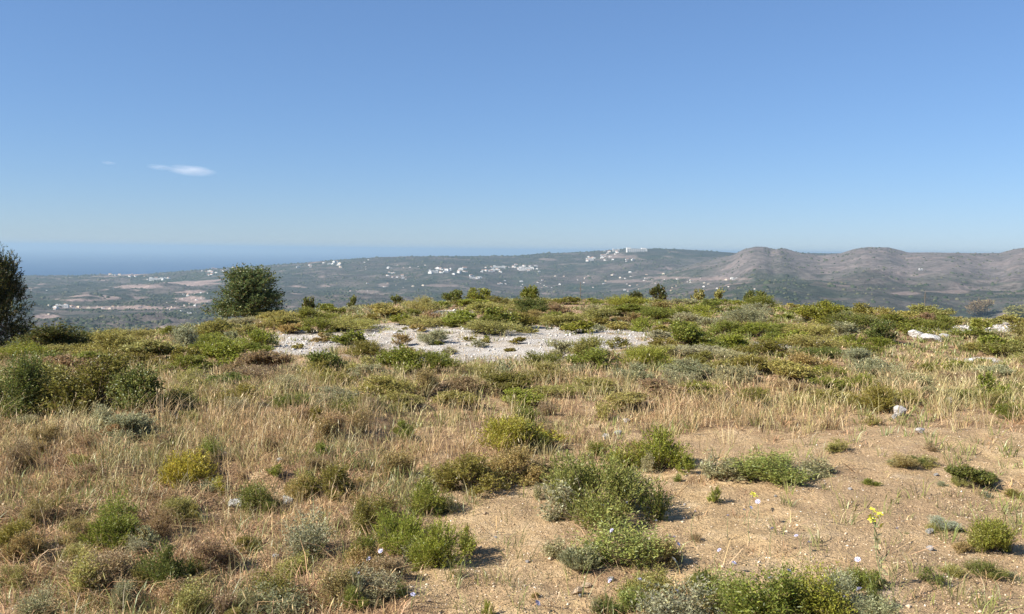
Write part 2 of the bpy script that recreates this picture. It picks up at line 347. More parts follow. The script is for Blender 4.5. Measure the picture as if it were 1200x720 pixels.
def plant_geo(seed, nleaf, style):
    """unit plant: about 1 wide, 1 tall, base at the origin -> leaf verts/faces, stem verts/faces"""
    g = np.random.default_rng(seed)
    S = dict(round=dict(k=11, tw=0.20, per=13, up=0.6, spread=0.9, L=0.058, W=0.6, inner=0.25),
             sprig=dict(k=15, tw=0.30, per=16, up=1.2, spread=0.35, L=0.066, W=0.26, inner=0.2),
             fine=dict(k=9, tw=0.24, per=18, up=0.8, spread=0.7, L=0.05, W=0.42, inner=0.2),
             airy=dict(k=13, tw=0.42, per=9, up=1.0, spread=0.8, L=0.046, W=0.34, inner=0.1),
             mat=dict(k=16, tw=0.24, per=14, up=0.6, spread=0.8, L=0.050, W=0.45, inner=0.15),
             flat=dict(k=9, tw=0.30, per=13, up=0.35, spread=0.7, L=0.045, W=0.38, inner=0.2),
             pine=dict(k=40, tw=0.13, per=22, up=0.5, spread=0.55, L=0.062, W=0.24, inner=0.15),
             oak=dict(k=40, tw=0.12, per=14, up=0.3, spread=1.0, L=0.044, W=0.62, inner=0.15))[style]
    k = S['k']; cs, rs_ = [], []; sq = g.uniform(0.6, 1.0)
    for i in range(k):
        a = g.uniform(0, 2*math.pi); f = (i+0.5)/k
        if style in ('pine', 'oak'):
            hz = 0.10+0.76*f; env = 0.40*max(0.05, 1-hz)**0.55 if style == 'oak' else 0.40*max(0.05, 1-hz)**0.7
            rad = env*math.sqrt(g.uniform(0.15, 1)); c = [math.cos(a)*rad, math.sin(a)*rad, hz]; s = g.uniform(0.14, 0.21)
        else:
            rad = (0.46 if style == 'mat' else 0.40)*math.sqrt(f)*g.uniform(0.7, 1.12); c = [math.cos(a)*rad, math.sin(a)*rad*sq, g.uniform(0.12, 0.74)*(1-0.9*(rad/0.5)**2)+0.06]; s = g.uniform(0.10, 0.25)
        cs.append(c); rs_.append(s)
    cs = np.array(cs); rs_ = np.array(rs_)
    pw_ = rs_**2*(g.uniform(0.35, 1.5, k) if style not in ('pine', 'oak') else 1.0); nt_ = max(12, nleaf//S['per']); per = S['per']
    li = g.choice(k, nt_, p=pw_/np.sum(pw_))
    d = unit(g.normal(size=(nt_, 3))); d[:, 2] = np.abs(d[:, 2])*0.9+g.uniform(-0.35, 0.1, nt_); d = unit(d)
    rr_ = (S['inner']+(1.08-S['inner'])*g.uniform(0, 1, nt_)**0.5)*g.uniform(0.85, 1.18, nt_)
    tip = cs[li]+d*(rs_[li]*rr_)[:, None]*np.array([1, 1, 0.95 if style in ('pine', 'oak') else 1.15])
    tip[:, 2] = np.abs(tip[:, 2])+0.01
    root = np.array([0, 0, 0.25 if style in ('pine', 'oak') else -0.05])
    td = unit(unit(tip-root)*0.8+d*0.6+np.array([0, 0, S['up']])+g.normal(size=(nt_, 3))*0.3)
    tl = S['tw']*g.uniform(0.5, 1.15, nt_)
    t = g.uniform(-1, 0.25, (nt_, per))
    P = tip[:, None]+td[:, None]*(t*tl[:, None])[..., None]+g.normal(size=(nt_, per, 3))*0.006
    D = td[:, None]+g.normal(size=(nt_, per, 3))*S['spread']
    P = P.reshape(-1, 3); D = D.reshape(-1, 3)
    P[:, 2] = np.maximum(P[:, 2], 0.012)
    sc_ = S['L']*math.sqrt(5200/max(nleaf, 1))**(0.9 if nleaf < 20000 else 0.6)
    LV, LF = leaves(P, D, sc_, sc_*S['W'], g)
    paths, ra, rb = [], [], []
    main = g.choice(nt_, min(nt_, 46), replace=False)
    if style in ('pine', 'oak'):
        top = np.array([0.02, 0, 0.72]); tr = np.linspace(0, 1, 8)[:, None]*top+np.c_[np.cumsum(g.normal(size=8))*0.008, np.cumsum(g.normal(size=8))*0.008, np.zeros(8)]
        paths.append(tr); ra.append(0.035); rb.append(0.008)
        for c in cs:
            s = tr[min(7, int(max(0.1, c[2]-0.15)/0.72*7))]; q = np.linspace(0, 1, 6)[:, None]
            paths.append(s+(c-s)*q+np.array([0, 0, 0.05])*np.sin(q*math.pi)); ra.append(0.012); rb.append(0.004)
    for j in main:
        if style in ('pine', 'oak'): s = cs[li[j]]
        else: s = np.array([g.normal()*0.03, g.normal()*0.03, 0.0])
        e = tip[j]-td[j]*tl[j]*0.2; q = np.linspace(0, 1, 6)[:, None]
        paths.append(s+(e-s)*q+np.array([0, 0, -0.04])*np.sin(q*math.pi)+g.normal(size=(6, 3))*0.008*q)
        if style in ('fine', 'mat', 'round', 'sprig') and g.uniform() < 0.35: paths[-1] = paths[-1]*(1+0.18*q)
        ra.append(0.006 if style != 'airy' else 0.004); rb.append(0.0018)
    TV, TF = tubes(paths, ra, rb)
    return LV, LF, TV, TF
_pc = {}
def plant_meshes(style, lod, var):
    key = (style, lod, var)
    if key not in _pc:
        n = {'n': 10000, 'm': 3200, 'f': 1100, 't': 34000, 'b': 16000}[lod]
        if style == 'airy': n = int(n*(0.35 if lod == 'b' else 0.5))
        LV, LF, TV, TF = plant_geo(hash_(style)*100+var*7+1, n, style)
        _pc[key] = (mk_mesh('foliage', LV, LF, M_LEAF), mk_mesh('stems', TV, TF, M_TRUNK if style in ('pine', 'oak') else M_STEM))
    return _pc[key]
def hash_(s): return sum(ord(c)*(i+3) for i, c in enumerate(s)) % 97

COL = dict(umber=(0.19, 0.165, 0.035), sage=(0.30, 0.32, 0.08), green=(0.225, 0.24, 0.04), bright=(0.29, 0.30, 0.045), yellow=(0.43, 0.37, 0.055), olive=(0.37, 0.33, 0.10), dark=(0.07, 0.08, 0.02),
           grey=(0.38, 0.36, 0.20), brown=(0.38, 0.28, 0.11), silver=(0.44, 0.46, 0.36), tree=(0.125, 0.155, 0.05), pine=(0.038, 0.05, 0.017),
           rust=(0.37, 0.25, 0.14), deep=(0.165, 0.185, 0.042), ochre=(0.25, 0.21, 0.045))
FOOT = []
PHR = []     # landmarks for the labels of the smaller shrubs: (u, v, phrase)
def add_plant(name, u, vb, wpx, hpx, style, colour, label, cat, group=None, phrase=None, lod=None, D=None, parts=True, var=None, crown='foliage', trunk='stems'):
    P = at_dist(u, D) if D else hit(u, vb)
    if P is None: P = at_dist(u, 33)
    dist = math.hypot(P[0], P[1])
    w = wpx*P[1]/F
    if D: uu, vv = project(P[0], P[1], P[2]); h = (float(vv)-(vb-hpx))*P[1]/F
    else: h = hpx*P[1]/F
    h *= 1.03
    if lod is None: lod = 'b' if wpx > 90 else 'n' if wpx > 44 else ('m' if wpx > 26 else 'f')
    if var is None: var = random.randrange(3 if lod in 'ntb' else 4)
    fm, sm = plant_meshes(style, lod, var)
    c = np.array(COL[colour])*random.uniform(0.88, 1.14); c = tuple(np.clip(c*np.array([random.uniform(.93, 1.07), 1, random.uniform(.9, 1.1)]), 0, 1))+(1,)
    rot = random.uniform(0, 6.28)
    if parts:
        e = bpy.data.objects.new(name, None); col.objects.link(e); e.empty_display_size = 0.1
        fo = link(crown, fm, e); so = link(trunk, sm, e); fo.color = c
    else:
        e = link(name, fm); e.color = c
    e.location = (P[0], P[1], P[2]-0.01); e.rotation_euler = (0, 0, rot)
    if D: h *= 0.86
    e.scale = (w*1.08*random.uniform(0.85, 1.2), w*1.08*random.uniform(0.85, 1.2), h*1.05)
    FOOT.append((P[0], P[1], w*0.5))
    tag(e, label, cat, group)
    if phrase: PHR.append((u, vb-hpx/2, phrase))
    return e

T = add_plant
# trees
T('tree', 292, 372, 92, 66, 'oak', 'tree', 'round dark green tree standing alone beyond the crest, left of centre', 'tree', None, 'the lone round tree', 't', 41, crown='crown', trunk='trunk', var=0)
T('pine_tree', -10, 402, 112, 116, 'pine', 'pine', 'dark pine cut off by the left edge of the photo, rising above the sea', 'tree', None, 'the dark pine at the left edge', 't', 26, crown='crown', trunk='trunk', var=1)
CG = 'small bushes standing up on the crest line'
def crest(u, top, w, colr, lab, D=31, ph=None, st='round'):
    T('bush', u, top+20, w, 20, st, colr, lab, 'bush', CG, ph, 'm' if w > 18 else 'f', D)
crest(363, 341, 18, 'deep', 'small upright dark bush on the crest just right of the lone round tree', 33, 'the upright bush right of the lone tree')
crest(382, 352, 24, 'bright', 'bright green low bush on the crest, second to the right of the lone round tree', 31)
crest(414, 343, 13, 'deep', 'tiny dark bush poking above the crest left of the white far-off houses', 35)
crest(465, 343, 12, 'deep', 'tiny dark bush on the crest between the tree and the paired crest bushes', 35)
crest(533, 334, 25, 'deep', 'left of two touching green bushes high on the crest above the gravel', 36, 'the touching crest bushes')
crest(560, 331, 32, 'green', 'right and taller of two touching green bushes on the crest above the gravel', 36)
crest(622, 332, 26, 'green', 'green bush on the crest with a far white house showing behind its top', 36, 'the green crest bush above the gravel')
crest(747, 339, 21, 'dark', 'low round dark bush on the crest, left of a taller dark one', 36, 'the pair of dark crest bushes')
crest(773, 330, 18, 'dark', 'tall narrow dark bush on the crest, right of a low round one', 36)
crest(819, 334, 15, 'olive', 'leftmost and smallest of three bushes on the crest below the brown peak', 36)
crest(844, 335, 15, 'olive', 'middle of three bushes on the crest below the brown peak', 36, 'the three crest bushes below the peak')
crest(885, 334, 22, 'deep', 'rightmost and widest of three bushes on the crest below the brown peak', 36)
# left flank
SG = 'shrubs on the hilltop'
H = [ # name,u,vb,w,h,style,colour,label,phrase
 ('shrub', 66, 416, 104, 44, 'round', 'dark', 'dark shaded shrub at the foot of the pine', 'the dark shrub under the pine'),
 ('shrub', 100, 406, 50, 20, 'round', 'deep', 'dark green shrub between the pine and the first olive mound', None),
 ('shrub', 132, 420, 66, 34, 'fine', 'olive', 'olive mound of a shrub behind the big ochre bush at left', 'the olive mound at left'),
 ('shrub', 212, 414, 52, 37, 'fine', 'grey', 'round grey green shrub on the left skyline below the far village', 'the round grey shrub on the left skyline'),
 ('shrub', 256, 392, 38, 22, 'fine', 'olive', 'low olive shrub just in front of the lone round tree, left side', None),
 ('shrub', 216, 432, 40, 30, 'round', 'ochre', 'small yellow green shrub with dark base below the round grey one', None),
 ('shrub', 275, 407, 30, 20, 'fine', 'grey', 'small grey green shrub below the lone round tree', None),
 ('shrub', 306, 408, 42, 25, 'sprig', 'bright', 'bright green shrub below the lone round tree, beside the gravel', 'the bright shrub below the lone tree'),
 ('shrub', 118, 484, 164, 82, 'fine', 'umber', 'largest ochre and dark green bush at the left, full of shade', 'the big ochre bush at left'),
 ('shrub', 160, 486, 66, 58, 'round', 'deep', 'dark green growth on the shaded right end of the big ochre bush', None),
 ('shrub', 55, 470, 80, 50, 'fine', 'olive', 'olive bush joined to the left side of the big ochre bush', None),
 ('shrub', 16, 490, 92, 78, 'fine', 'deep', 'dark dull green bush at the left edge below the pine', 'the dull bush at the left edge'),
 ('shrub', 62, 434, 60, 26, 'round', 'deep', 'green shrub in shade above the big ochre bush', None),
 ('shrub', 150, 512, 70, 30, 'fine', 'grey', 'ragged grey shrub below the big ochre bush', None),
 ('shrub', 380, 440, 62, 36, 'round', 'deep', 'green shrub left of the near edge of the gravel patch', 'the green shrub left below the gravel'),
 ('shrub', 428, 441, 40, 28, 'fine', 'olive', 'dull olive shrub at the lower left corner of the gravel patch', None),
 ('shrub', 470, 438, 54, 32, 'round', 'green', 'wide green shrub at the near left edge of the gravel patch', 'the wide shrub at the near gravel edge'),
 ('shrub', 496, 462, 56, 34, 'fine', 'brown', 'brownish shrub in the dry grass below the gravel patch', 'the brownish shrub below the gravel'),
 ('shrub', 412, 405, 44, 21, 'round', 'green', 'green shrub on the left end of the gravel patch', 'the shrub at the left gravel end'),
 ('shrub', 471, 381, 34, 13, 'round', 'bright', 'flat bright shrub at the far left edge of the gravel patch', None),
 ('shrub', 470, 405, 28, 15, 'fine', 'brown', 'small brown green shrub standing in the middle left of the gravel', None),
 ('shrub', 510, 402, 48, 18, 'fine', 'grey', 'grey dried shrub standing on the gravel patch', 'the grey shrub on the gravel'),
 ('shrub', 504, 376, 30, 13, 'fine', 'rust', 'brownish low shrub at the far edge of the gravel', None),
 ('shrub', 540, 383, 48, 21, 'round', 'bright', 'bright green mound at the far edge of the gravel patch', 'the bright mound at the far gravel edge'),
 ('shrub', 582, 383, 44, 27, 'round', 'green', 'darker green mound touching the bright one at the far gravel edge', None),
 ('shrub', 608, 389, 20, 9, 'round', 'bright', 'tiny green clump at the far edge of the gravel, right of two mounds', None),
 ('shrub', 551, 400, 15, 7, 'round', 'olive', 'leftmost tiny clump in the middle of the gravel', None),
 ('shrub', 570, 402, 11, 8, 'round', 'olive', 'narrow tiny clump in the middle of the gravel', None),
 ('shrub', 608, 403, 18, 9, 'round', 'ochre', 'yellowish tiny clump in the middle of the gravel', None),
 ('shrub', 690, 424, 46, 30, 'fine', 'olive', 'round olive shrub with shaded right side at the right end of the gravel', 'the round olive shrub right of the gravel'),
 ('shrub', 656, 419, 36, 22, 'fine', 'grey', 'grey green shrub touching the left of the round olive one by the gravel', None),
 ('shrub', 804, 408, 50, 33, 'round', 'green', 'large green shrub right of the gravel patch, middle of the hilltop', 'the large green shrub right of the gravel'),
 ('shrub', 858, 409, 58, 22, 'round', 'bright', 'wide low bright shrub joined to the right of the large green one', None),
 ('shrub', 930, 406, 34, 20, 'round', 'bright', 'bright green shrub right of a small pale sand patch', 'the bright shrub by the small sand patch'),
 ('shrub', 962, 380, 60, 30, 'round', 'bright', 'biggest bright green shrub on the right half of the skyline', 'the big bright shrub on the right skyline'),
 ('shrub', 1010, 369, 28, 16, 'round', 'ochre', 'yellowish shrub right of the biggest bright green shrub', None),
 ('shrub', 988, 400, 44, 24, 'fine', 'grey', 'pale grey green mound below the biggest bright green shrub', 'the pale grey mound'),
 ('shrub', 1034, 404, 44, 30, 'fine', 'deep', 'dull green mound left of the white boulders', 'the mound left of the white boulders'),
 ('shrub', 1052, 388, 50, 22, 'round', 'green', 'green shrub just above and left of the white boulders', None),
 ('shrub', 1085, 373, 48, 19, 'round', 'olive', 'green shrub on the skyline above the white boulders', 'the skyline shrub above the boulders'),
 ('shrub', 1150, 371, 42, 20, 'fine', 'rust', 'reddish brown shrub on the skyline near the right edge', 'the reddish skyline shrub'),
 ('shrub', 1147, 387, 30, 17, 'round', 'bright', 'small round green shrub on the sand right of the white boulders', None),
 ('shrub', 1122, 381, 20, 11, 'round', 'olive', 'small olive shrub on the sand above the white boulders', None),
 ('shrub', 1166, 417, 36, 29, 'round', 'green', 'green shrub right of the white boulders', 'the shrub right of the boulders'),
 ('shrub', 1192, 374, 40, 18, 'round', 'olive', 'olive shrub on the skyline at the right edge', None),
 ('shrub', 1160, 468, 38, 34, 'fine', 'bright', 'bright green shrub with dark foot in tall dry grass near the right edge', 'the green shrub in the tall grass at right'),
 ('shrub', 1182, 492, 52, 23, 'sprig', 'green', 'low green shrub on the edge of the bare soil at the right edge', 'the low shrub at the right edge'),
 ('shrub', 706, 494, 28, 32, 'airy', 'olive', 'thin green herb in the dry grass above the bright green bush', None),
 ('shrub', 588, 442, 26, 22, 'sprig', 'grey', 'grassy grey green tuft just below the gravel centre', None),
 ('shrub', 745, 448, 60, 26, 'fine', 'grey', 'dull grey green shrub below the right end of the gravel', None),
 ('shrub', 640, 446, 54, 24, 'fine', 'olive', 'dull olive shrub below the gravel, left of the round olive one', None),
 # foreground
 ('shrub', 596, 528, 78, 46, 'sprig', 'yellow', 'yellow green bush at the centre, standing behind a brown olive one', 'the yellow bush at the centre'),
 ('shrub', 622, 530, 34, 38, 'sprig', 'deep', 'dark green sprig on the right side of the yellow bush', None),
 ('shrub', 548, 574, 84, 46, 'mat', 'ochre', 'olive bush at the lower left of the yellow central bush', None),
 ('shrub', 604, 566, 92, 48, 'mat', 'brown', 'rusty olive bush directly in front of the yellow central bush', 'the rusty olive bush'),
 ('shrub', 774, 550, 76, 48, 'sprig', 'bright', 'vivid green compact bush on bare soil right of centre', 'the vivid compact bush'),
 ('shrub', 694, 604, 120, 84, 'sprig', 'sage', 'large dull green bush in the centre foreground, above lilac flowers', 'the large dull bush in the foreground'),
 ('shrub', 724, 662, 122, 60, 'airy', 'sage', 'grey green sprawling herb below the large dull bush', 'the sprawling grey herb'),
 ('shrub', 660, 590, 50, 40, 'airy', 'grey', 'thin grey herb at the left foot of the large dull bush', None),
 ('shrub', 502, 602, 58, 40, 'sprig', 'green', 'green bush above the forked pair of sprigs, lower left of centre', 'the green bush left of centre'),
 ('shrub', 466, 644, 56, 54, 'sprig', 'bright', 'left one of the sprig bushes with a long shadow, left of centre', None),
 ('shrub', 516, 662, 72, 56, 'sprig', 'bright', 'right sprig bush casting a dark shadow on bare soil, left of centre', 'the sprig bush with the dark shadow'),
 ('shrub', 440, 702, 70, 52, 'airy', 'grey', 'pale airy herb at the bottom, left of the bare soil', 'the pale herb at the bottom'),
 ('shrub', 572, 724, 18, 22, 'sprig', 'bright', 'tiny green sprig on bare soil at the bottom edge', None),
 ('shrub', 222, 575, 68, 50, 'sprig', 'yellow', 'yellow green leafy bush in the brown litter at left', 'the yellow leafy bush at left'),
 ('shrub', 205, 612, 50, 34, 'sprig', 'olive', 'straggling olive bush directly below the yellow leafy one at left', None),
 ('shrub', 130, 646, 72, 50, 'sprig', 'green', 'green upright bush in the lower left, left of a wider one', 'the green bush in the lower left'),
 ('shrub', 190, 690, 66, 54, 'sprig', 'deep', 'soft green bush in the lower left, nearest to the bottom edge', 'the soft bush near the bottom left'),
 ('shrub', 385, 584, 64, 44, 'fine', 'ochre', 'green brown bush on the eroded bank left of centre', 'the bush on the eroded bank'),
 ('shrub', 300, 600, 50, 44, 'airy', 'deep', 'thin dark herb between the two large white stones', None),
 ('shrub', 912, 562, 100, 38, 'airy', 'sage', 'grey green spreading bush on the path edge, right of centre', 'the spreading bush on the path edge'),
 ('shrub', 905, 558, 60, 26, 'flat', 'sage', 'low dense heart of the spreading bush on the path edge', None),
 ('shrub', 833, 560, 26, 32, 'airy', 'grey', 'thin grey herb right of the vivid compact bush', None),
 ('shrub', 980, 527, 42, 14, 'flat', 'olive', 'flat olive mat of leaves on the upper edge of the bare soil', 'the flat olive mat'),
 ('shrub', 1058, 546, 52, 18, 'airy', 'brown', 'flat dry brown herb lying across the bare soil', None),
 ('shrub', 1134, 569, 50, 28, 'round', 'deep', 'rounded dark green bush alone on the bare soil at right', 'the rounded bush on bare soil'),
 ('shrub', 1157, 582, 18, 9, 'flat', 'silver', 'tiny silvery plant below the rounded dark bush', None),
 ('shrub', 1188, 583, 26, 14, 'flat', 'ochre', 'small flat yellow green plant at the right edge of the bare soil', None),
 ('shrub', 1106, 621, 46, 17, 'flat', 'silver', 'silvery grey creeping plant on the bare soil', 'the silvery creeping plant'),
 ('shrub', 1160, 644, 60, 42, 'sprig', 'bright', 'bright green forked sprigs near the right edge', 'the bright forked sprigs'),
 ('shrub', 1152, 676, 60, 26, 'flat', 'deep', 'dark flat plant below the bright forked sprigs', None),
 ('shrub', 1088, 682, 30, 22, 'airy', 'deep', 'small dark herb right of the tall yellow flower', None),
 ('shrub', 839, 590, 18, 20, 'sprig', 'green', 'tiny green sprig on bare soil below the thin grey herb', None),
 ('shrub', 1022, 498, 24, 14, 'flat', 'olive', 'small olive plant left of the grey stone on the soil edge', None),
 ('shrub', 900, 735, 130, 90, 'airy', 'green', 'wide green flowering herb filling the bottom right of centre', 'the wide flowering herb'),
 ('shrub', 960, 728, 100, 80, 'airy', 'bright', 'green herb joined to the right side of the wide flowering one', None),
 ('shrub', 800, 738, 120, 74, 'airy', 'grey', 'grey green herb joined to the left side of the wide flowering one', None),
 ('shrub', 868, 728, 70, 50, 'airy', 'sage', 'dense green growth inside the wide flowering herb', None),
 ('shrub', 1030, 735, 70, 50, 'airy', 'grey', 'ragged herb at the bottom edge below the tall yellow flower', None),
 ('shrub', 925, 722, 80, 66, 'airy', 'green', 'fresh green stems rising inside the wide flowering herb', None),
 ('shrub', 770, 700, 80, 46, 'airy', 'olive', 'thin olive herb behind the left side of the wide flowering one', None),
 ('shrub', 850, 715, 76, 60, 'airy', 'sage', 'leafy green herb rising left of the middle of the wide flowering herb', None),
 ('shrub', 985, 712, 70, 56, 'airy', 'grey', 'loose grey green herb on the right slope of the wide flowering herb', None),
 ('shrub', 1010, 690, 50, 34, 'airy', 'green', 'sparse green herb between the wide flowering herb and the tall yellow flower', None),
 ('shrub', 740, 716, 70, 40, 'airy', 'sage', 'sparse herb at the far left end of the bottom flowering herbs', None),
 ('shrub', 50, 724, 80, 44, 'airy', 'grey', 'ragged grey herb in the bottom left corner', None),
 ('shrub', 320, 722, 90, 38, 'airy', 'grey', 'thin grey green herb at the bottom edge, left of centre', None),
]
OBJ = {}
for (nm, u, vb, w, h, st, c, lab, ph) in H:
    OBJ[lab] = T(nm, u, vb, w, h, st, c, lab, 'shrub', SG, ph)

# ---- ragged fringe plants round the nearer bushes
for (nm, u, vb, w, h, st, c, lab, ph) in list(H):
    if vb < 500 or w < 44 or vb > 722: continue
    for k in range(random.choice((3, 4, 5))):
        sd_ = random.choice((-1, 1)); w2 = w*random.uniform(0.28, 0.6); u2 = u+sd_*w*random.uniform(0.15, 0.62); v2 = min(719, vb+random.uniform(-0.22, 0.12)*h)
        d2, a, b, ph2 = min((((u-a)/2)**2+(vb-h/2-b)**2, a, b, p_) for a, b, p_ in PHR)
        c2 = random.choice([c, c, 'grey', 'olive', 'brown', 'deep']); c2 = 'grey' if c2 in ('silver', 'dark', 'sage') else c2
        cn = dict(green='green', bright='bright green', olive='olive', grey='grey green', ochre='ochre', brown='brownish', rust='dry brown', deep='dark green', yellow='yellow green')[c2]
        sz = 'straggling' if w2 > 30 else 'wispy'
        T('fringe_plant', u2, v2, w2, h*random.uniform(0.3, 0.75), random.choice(['airy', 'mat', 'airy', 'sprig']), c2, f'{sz} {cn} plant {"right" if u2 > a else "left"} of {ph2}', 'plant',
          'straggling plants round the foreground bushes', None, 'm', None, parts=w2 > 30)
# ---- flowers
def flower_mesh(name, n, size, mat, seed, dome=0.5):
    g = np.random.default_rng(seed); Vs, Fs, off = [], [], 0
    for ring_i, (cnt, rad, lift) in enumerate(((n, 1.0, 0.1), (n, 0.62, 0.32), (max(4, n//2), 0.3, 0.5))):
        for i in range(cnt):
            a = 2*math.pi*(i+0.5*ring_i)/cnt+g.normal()*0.08; d = np.array([math.cos(a), math.sin(a), 0]); s = np.array([-d[1], d[0], 0])
            b = d*0.08; t = d*rad+np.array([0, 0, lift*dome]); mdl = d*rad*0.62+np.array([0, 0, lift*dome+0.08])
            Vs += [b, mdl+s*0.26*rad, t, mdl-s*0.26*rad]; Fs.append([off, off+1, off+2, off+3]); off += 4
    return mk_mesh(name, np.array(Vs)*size, Fs, mat)
FG = 0
FL_B = [flower_mesh('flower_head', 9, 0.017, M_BLUE, s, 1.2) for s in (1, 2)]
FL_Y = flower_mesh('flower_head', 5, 0.030, M_YELLOW, 3, 0.6)
FL_W = flower_mesh('flower_head', 8, 0.022, M_WHITEP, 4, 0.6)
def stalk(p0, p1, r=0.0016, bend=0.03):
    q = np.linspace(0, 1, 6)[:, None]
    return p0+(p1-p0)*q+np.array([random.uniform(-1, 1), random.uniform(-1, 1), 0])*bend*np.sin(q*math.pi)
def near_phrase(u, v):
    d2, a, b, ph = min((((u-a)/2)**2+(v-b)**2, a, b, ph) for a, b, ph in PHR)
    rel = ('right of' if u > a else 'left of') if abs(u-a) > 1.6*abs(v-b) else ('in front of' if v > b else 'behind')
    return rel, ph
def flower(name, hu, hv, hgt, mesh, label, cat='flower', group='wild flowers in the foreground', r=0.0015):
    """one blossom on its own stalk"""
    G = hit(hu+random.uniform(-3, 3), min(hv+hgt, 719.5)); D = G[1]; d = ray(hu, hv); P = E0+d*(D/d[1])
    e = bpy.data.objects.new(name, None); col.objects.link(e); e.location = G; e.empty_display_size = 0.05
    V, Fc = tubes([stalk(np.array([0, 0, -0.005]), P-G)], [r*1.3], [r*0.8], 4); link('stalk', mk_mesh('stalk', V, Fc, M_GSTEM), e)
    f = link('flower_head', random.choice(mesh) if isinstance(mesh, list) else mesh, e, P-G)
    f.rotation_euler = (R(random.uniform(10, 45)), R(random.uniform(-30, 30)), random.uniform(0, 6.28)); q = random.uniform(0.75, 1.1); f.scale = (q, q, q)
    tag(e, label, cat, group)
for (hu, hv) in [(853, 605), (905, 620), (933, 628), (948, 636), (843, 645), (860, 660), (903, 678), (925, 670), (1005, 656), (1007, 691), (988, 700), (815, 600), (880, 595),
                 (735, 589), (706, 592), (717, 622), (704, 636), (769, 611), (790, 630), (795, 638), (715, 681), (750, 680), (793, 693), (630, 707), (765, 700),
                 (446, 646), (432, 655), (421, 672), (484, 697), (1051, 620), (888, 588), (872, 598), (830, 690), (960, 690), (945, 708), (870, 705)]:
    rel, ph = near_phrase(hu, hv)
    flower('lilac_flower', hu, hv, random.uniform(16, 42), FL_B, f'lilac pompom flower {rel} {ph}')
# tall yellow flower
def yellow_flower():
    B = hit(1036, 690); e = bpy.data.objects.new('yellow_flower', None); col.objects.link(e); e.location = B
    def at(u, v): d = ray(u, v); return np.array([0, 0, EYE])+d*(B[1]/d[1])-B
    tip = at(1025, 606); paths = [stalk(np.zeros(3), tip, bend=0.02)]
    for (u, v) in ((1019, 605), (1024, 599), (1030, 602), (1022, 610), (1033, 616), (1028, 607)):
        P = at(u, v)+np.array([0, random.uniform(-0.02, 0.02), 0]); f = link('flower_head', FL_Y, e, P)
        f.rotation_euler = (R(random.uniform(30, 70)), R(random.uniform(-30, 30)), random.uniform(0, 6)); s = random.uniform(0.55, 0.8); f.scale = (s, s, s)
        paths.append(stalk(tip*0.86, P, bend=0.005))
    for k in range(5):
        a = tip*(0.25+0.12*k); paths.append(stalk(a, a+np.array([random.uniform(-0.06, 0.06), random.uniform(-0.04, 0.04), 0.06]), bend=0.005))
    V, Fc = tubes(paths, [0.0035]*len(paths), [0.0015]*len(paths), 5); link('stalks', mk_mesh('stalks', V, Fc, M_GSTEM), e)
    g = np.random.default_rng(5); t = g.uniform(0.02, 0.75, 34)[:, None]; LV, LF = leaves(tip*t, g.normal(size=(34, 3))+[0, 0, 0.5], 0.035, 0.010, g)
    lf = link('leaves', mk_mesh('leaves', LV, LF, M_LEAF), e); lf.color = (*COL['grey'], 1)
    tag(e, 'tall stalk topped by a cluster of bright yellow flowers on the bare soil', 'flower', 'wild flowers in the foreground')
yellow_flower()
flower('yellow_flower', 883, 580, 24, FL_Y, 'single small yellow flower on bare soil below the spreading bush')
flower('white_flower', 790, 656, 16, FL_W, 'single cream white flower right of the sprawling grey herb')
# ---- ragged weeds in the dry foreground
wn = 0
while wn < 135:
    u = random.uniform(-10, 640) if random.random() < 0.72 else random.uniform(640, 1200); v = random.uniform(470, 730)
    P = hit(u, min(v, 719))
    _, _, g__, b__, _ = masks(*P)
    if b__ > 0.4 and random.random() < 0.8: continue
    w = (0.45 if b__ > 0.3 else 1.0)* random.uniform(0.10, 0.34)*F/P[1]; c = random.choice(['grey', 'olive', 'brown', 'ochre', 'green', 'rust', 'rust', 'rust', 'brown', 'brown']); h = w*random.uniform(0.4, 0.9)
    rel, ph = near_phrase(u, v-h/2)
    cn = dict(green='green', olive='olive', grey='grey green', ochre='yellowish', brown='brownish', rust='dry brown', deep='dark green')[c]
    sz = 'tiny' if w < 22 else ('small' if w < 38 else 'ragged')
    T('weed', u, v, w, h, random.choice(['airy', 'airy', 'flat', 'fine']), c, f'{sz} {cn} weed {rel} {ph}', 'weed', 'weeds in the dry foreground', None, 'm' if w < 30 else 'n', None, parts=w > 26)
    wn += 1

# ---- stones
def rock_mesh(seed, mat):
    g = np.random.default_rng(seed)
    import bmesh
    bm = bmesh.new(); bmesh.ops.create_icosphere(bm, subdivisions=3, radius=0.5)
    pl = [(unit(g.normal(size=3)), g.uniform(0.26, 0.42)) for _ in range(11)]
    for v in bm.verts:
        p = np.array(v.co)
        for n_, d_ in pl:
            q = p@n_
            if q > d_: p = p-n_*(q-d_)*0.94
        p = p*(1+0.07*float(perlin(p[0]*5+seed, p[1]*5+p[2]*4)))
        v.co = p
    me = bpy.data.meshes.new('stone'); bm.to_mesh(me); bm.free(); me.materials.append(mat); return me
RK = {k: [rock_mesh(10*i+j, m_) for j in range(3)] for i, (k, m_) in enumerate((('w', M_ROCK), ('g', M_ROCKG), ('t', M_ROCKT)))}
def stone(name, u, vb, w, h, k, label, group='loose stones on the hilltop', cat='stone'):
    P = hit(u, vb); s = P[1]/F; o = link(name, random.choice(RK[k])); H_ = h*s
    o.scale = (w*s*1.15, w*s*0.9, H_*1.35); o.rotation_euler = (R(random.uniform(-12, 12)), R(random.uniform(-12, 12)), random.uniform(-0.5, 0.5))
    o.location = (P[0], P[1]+w*s*0.3, P[2]+H_*0.38); tag(o, label, cat, group); return o
BG = 'white boulders at the right'
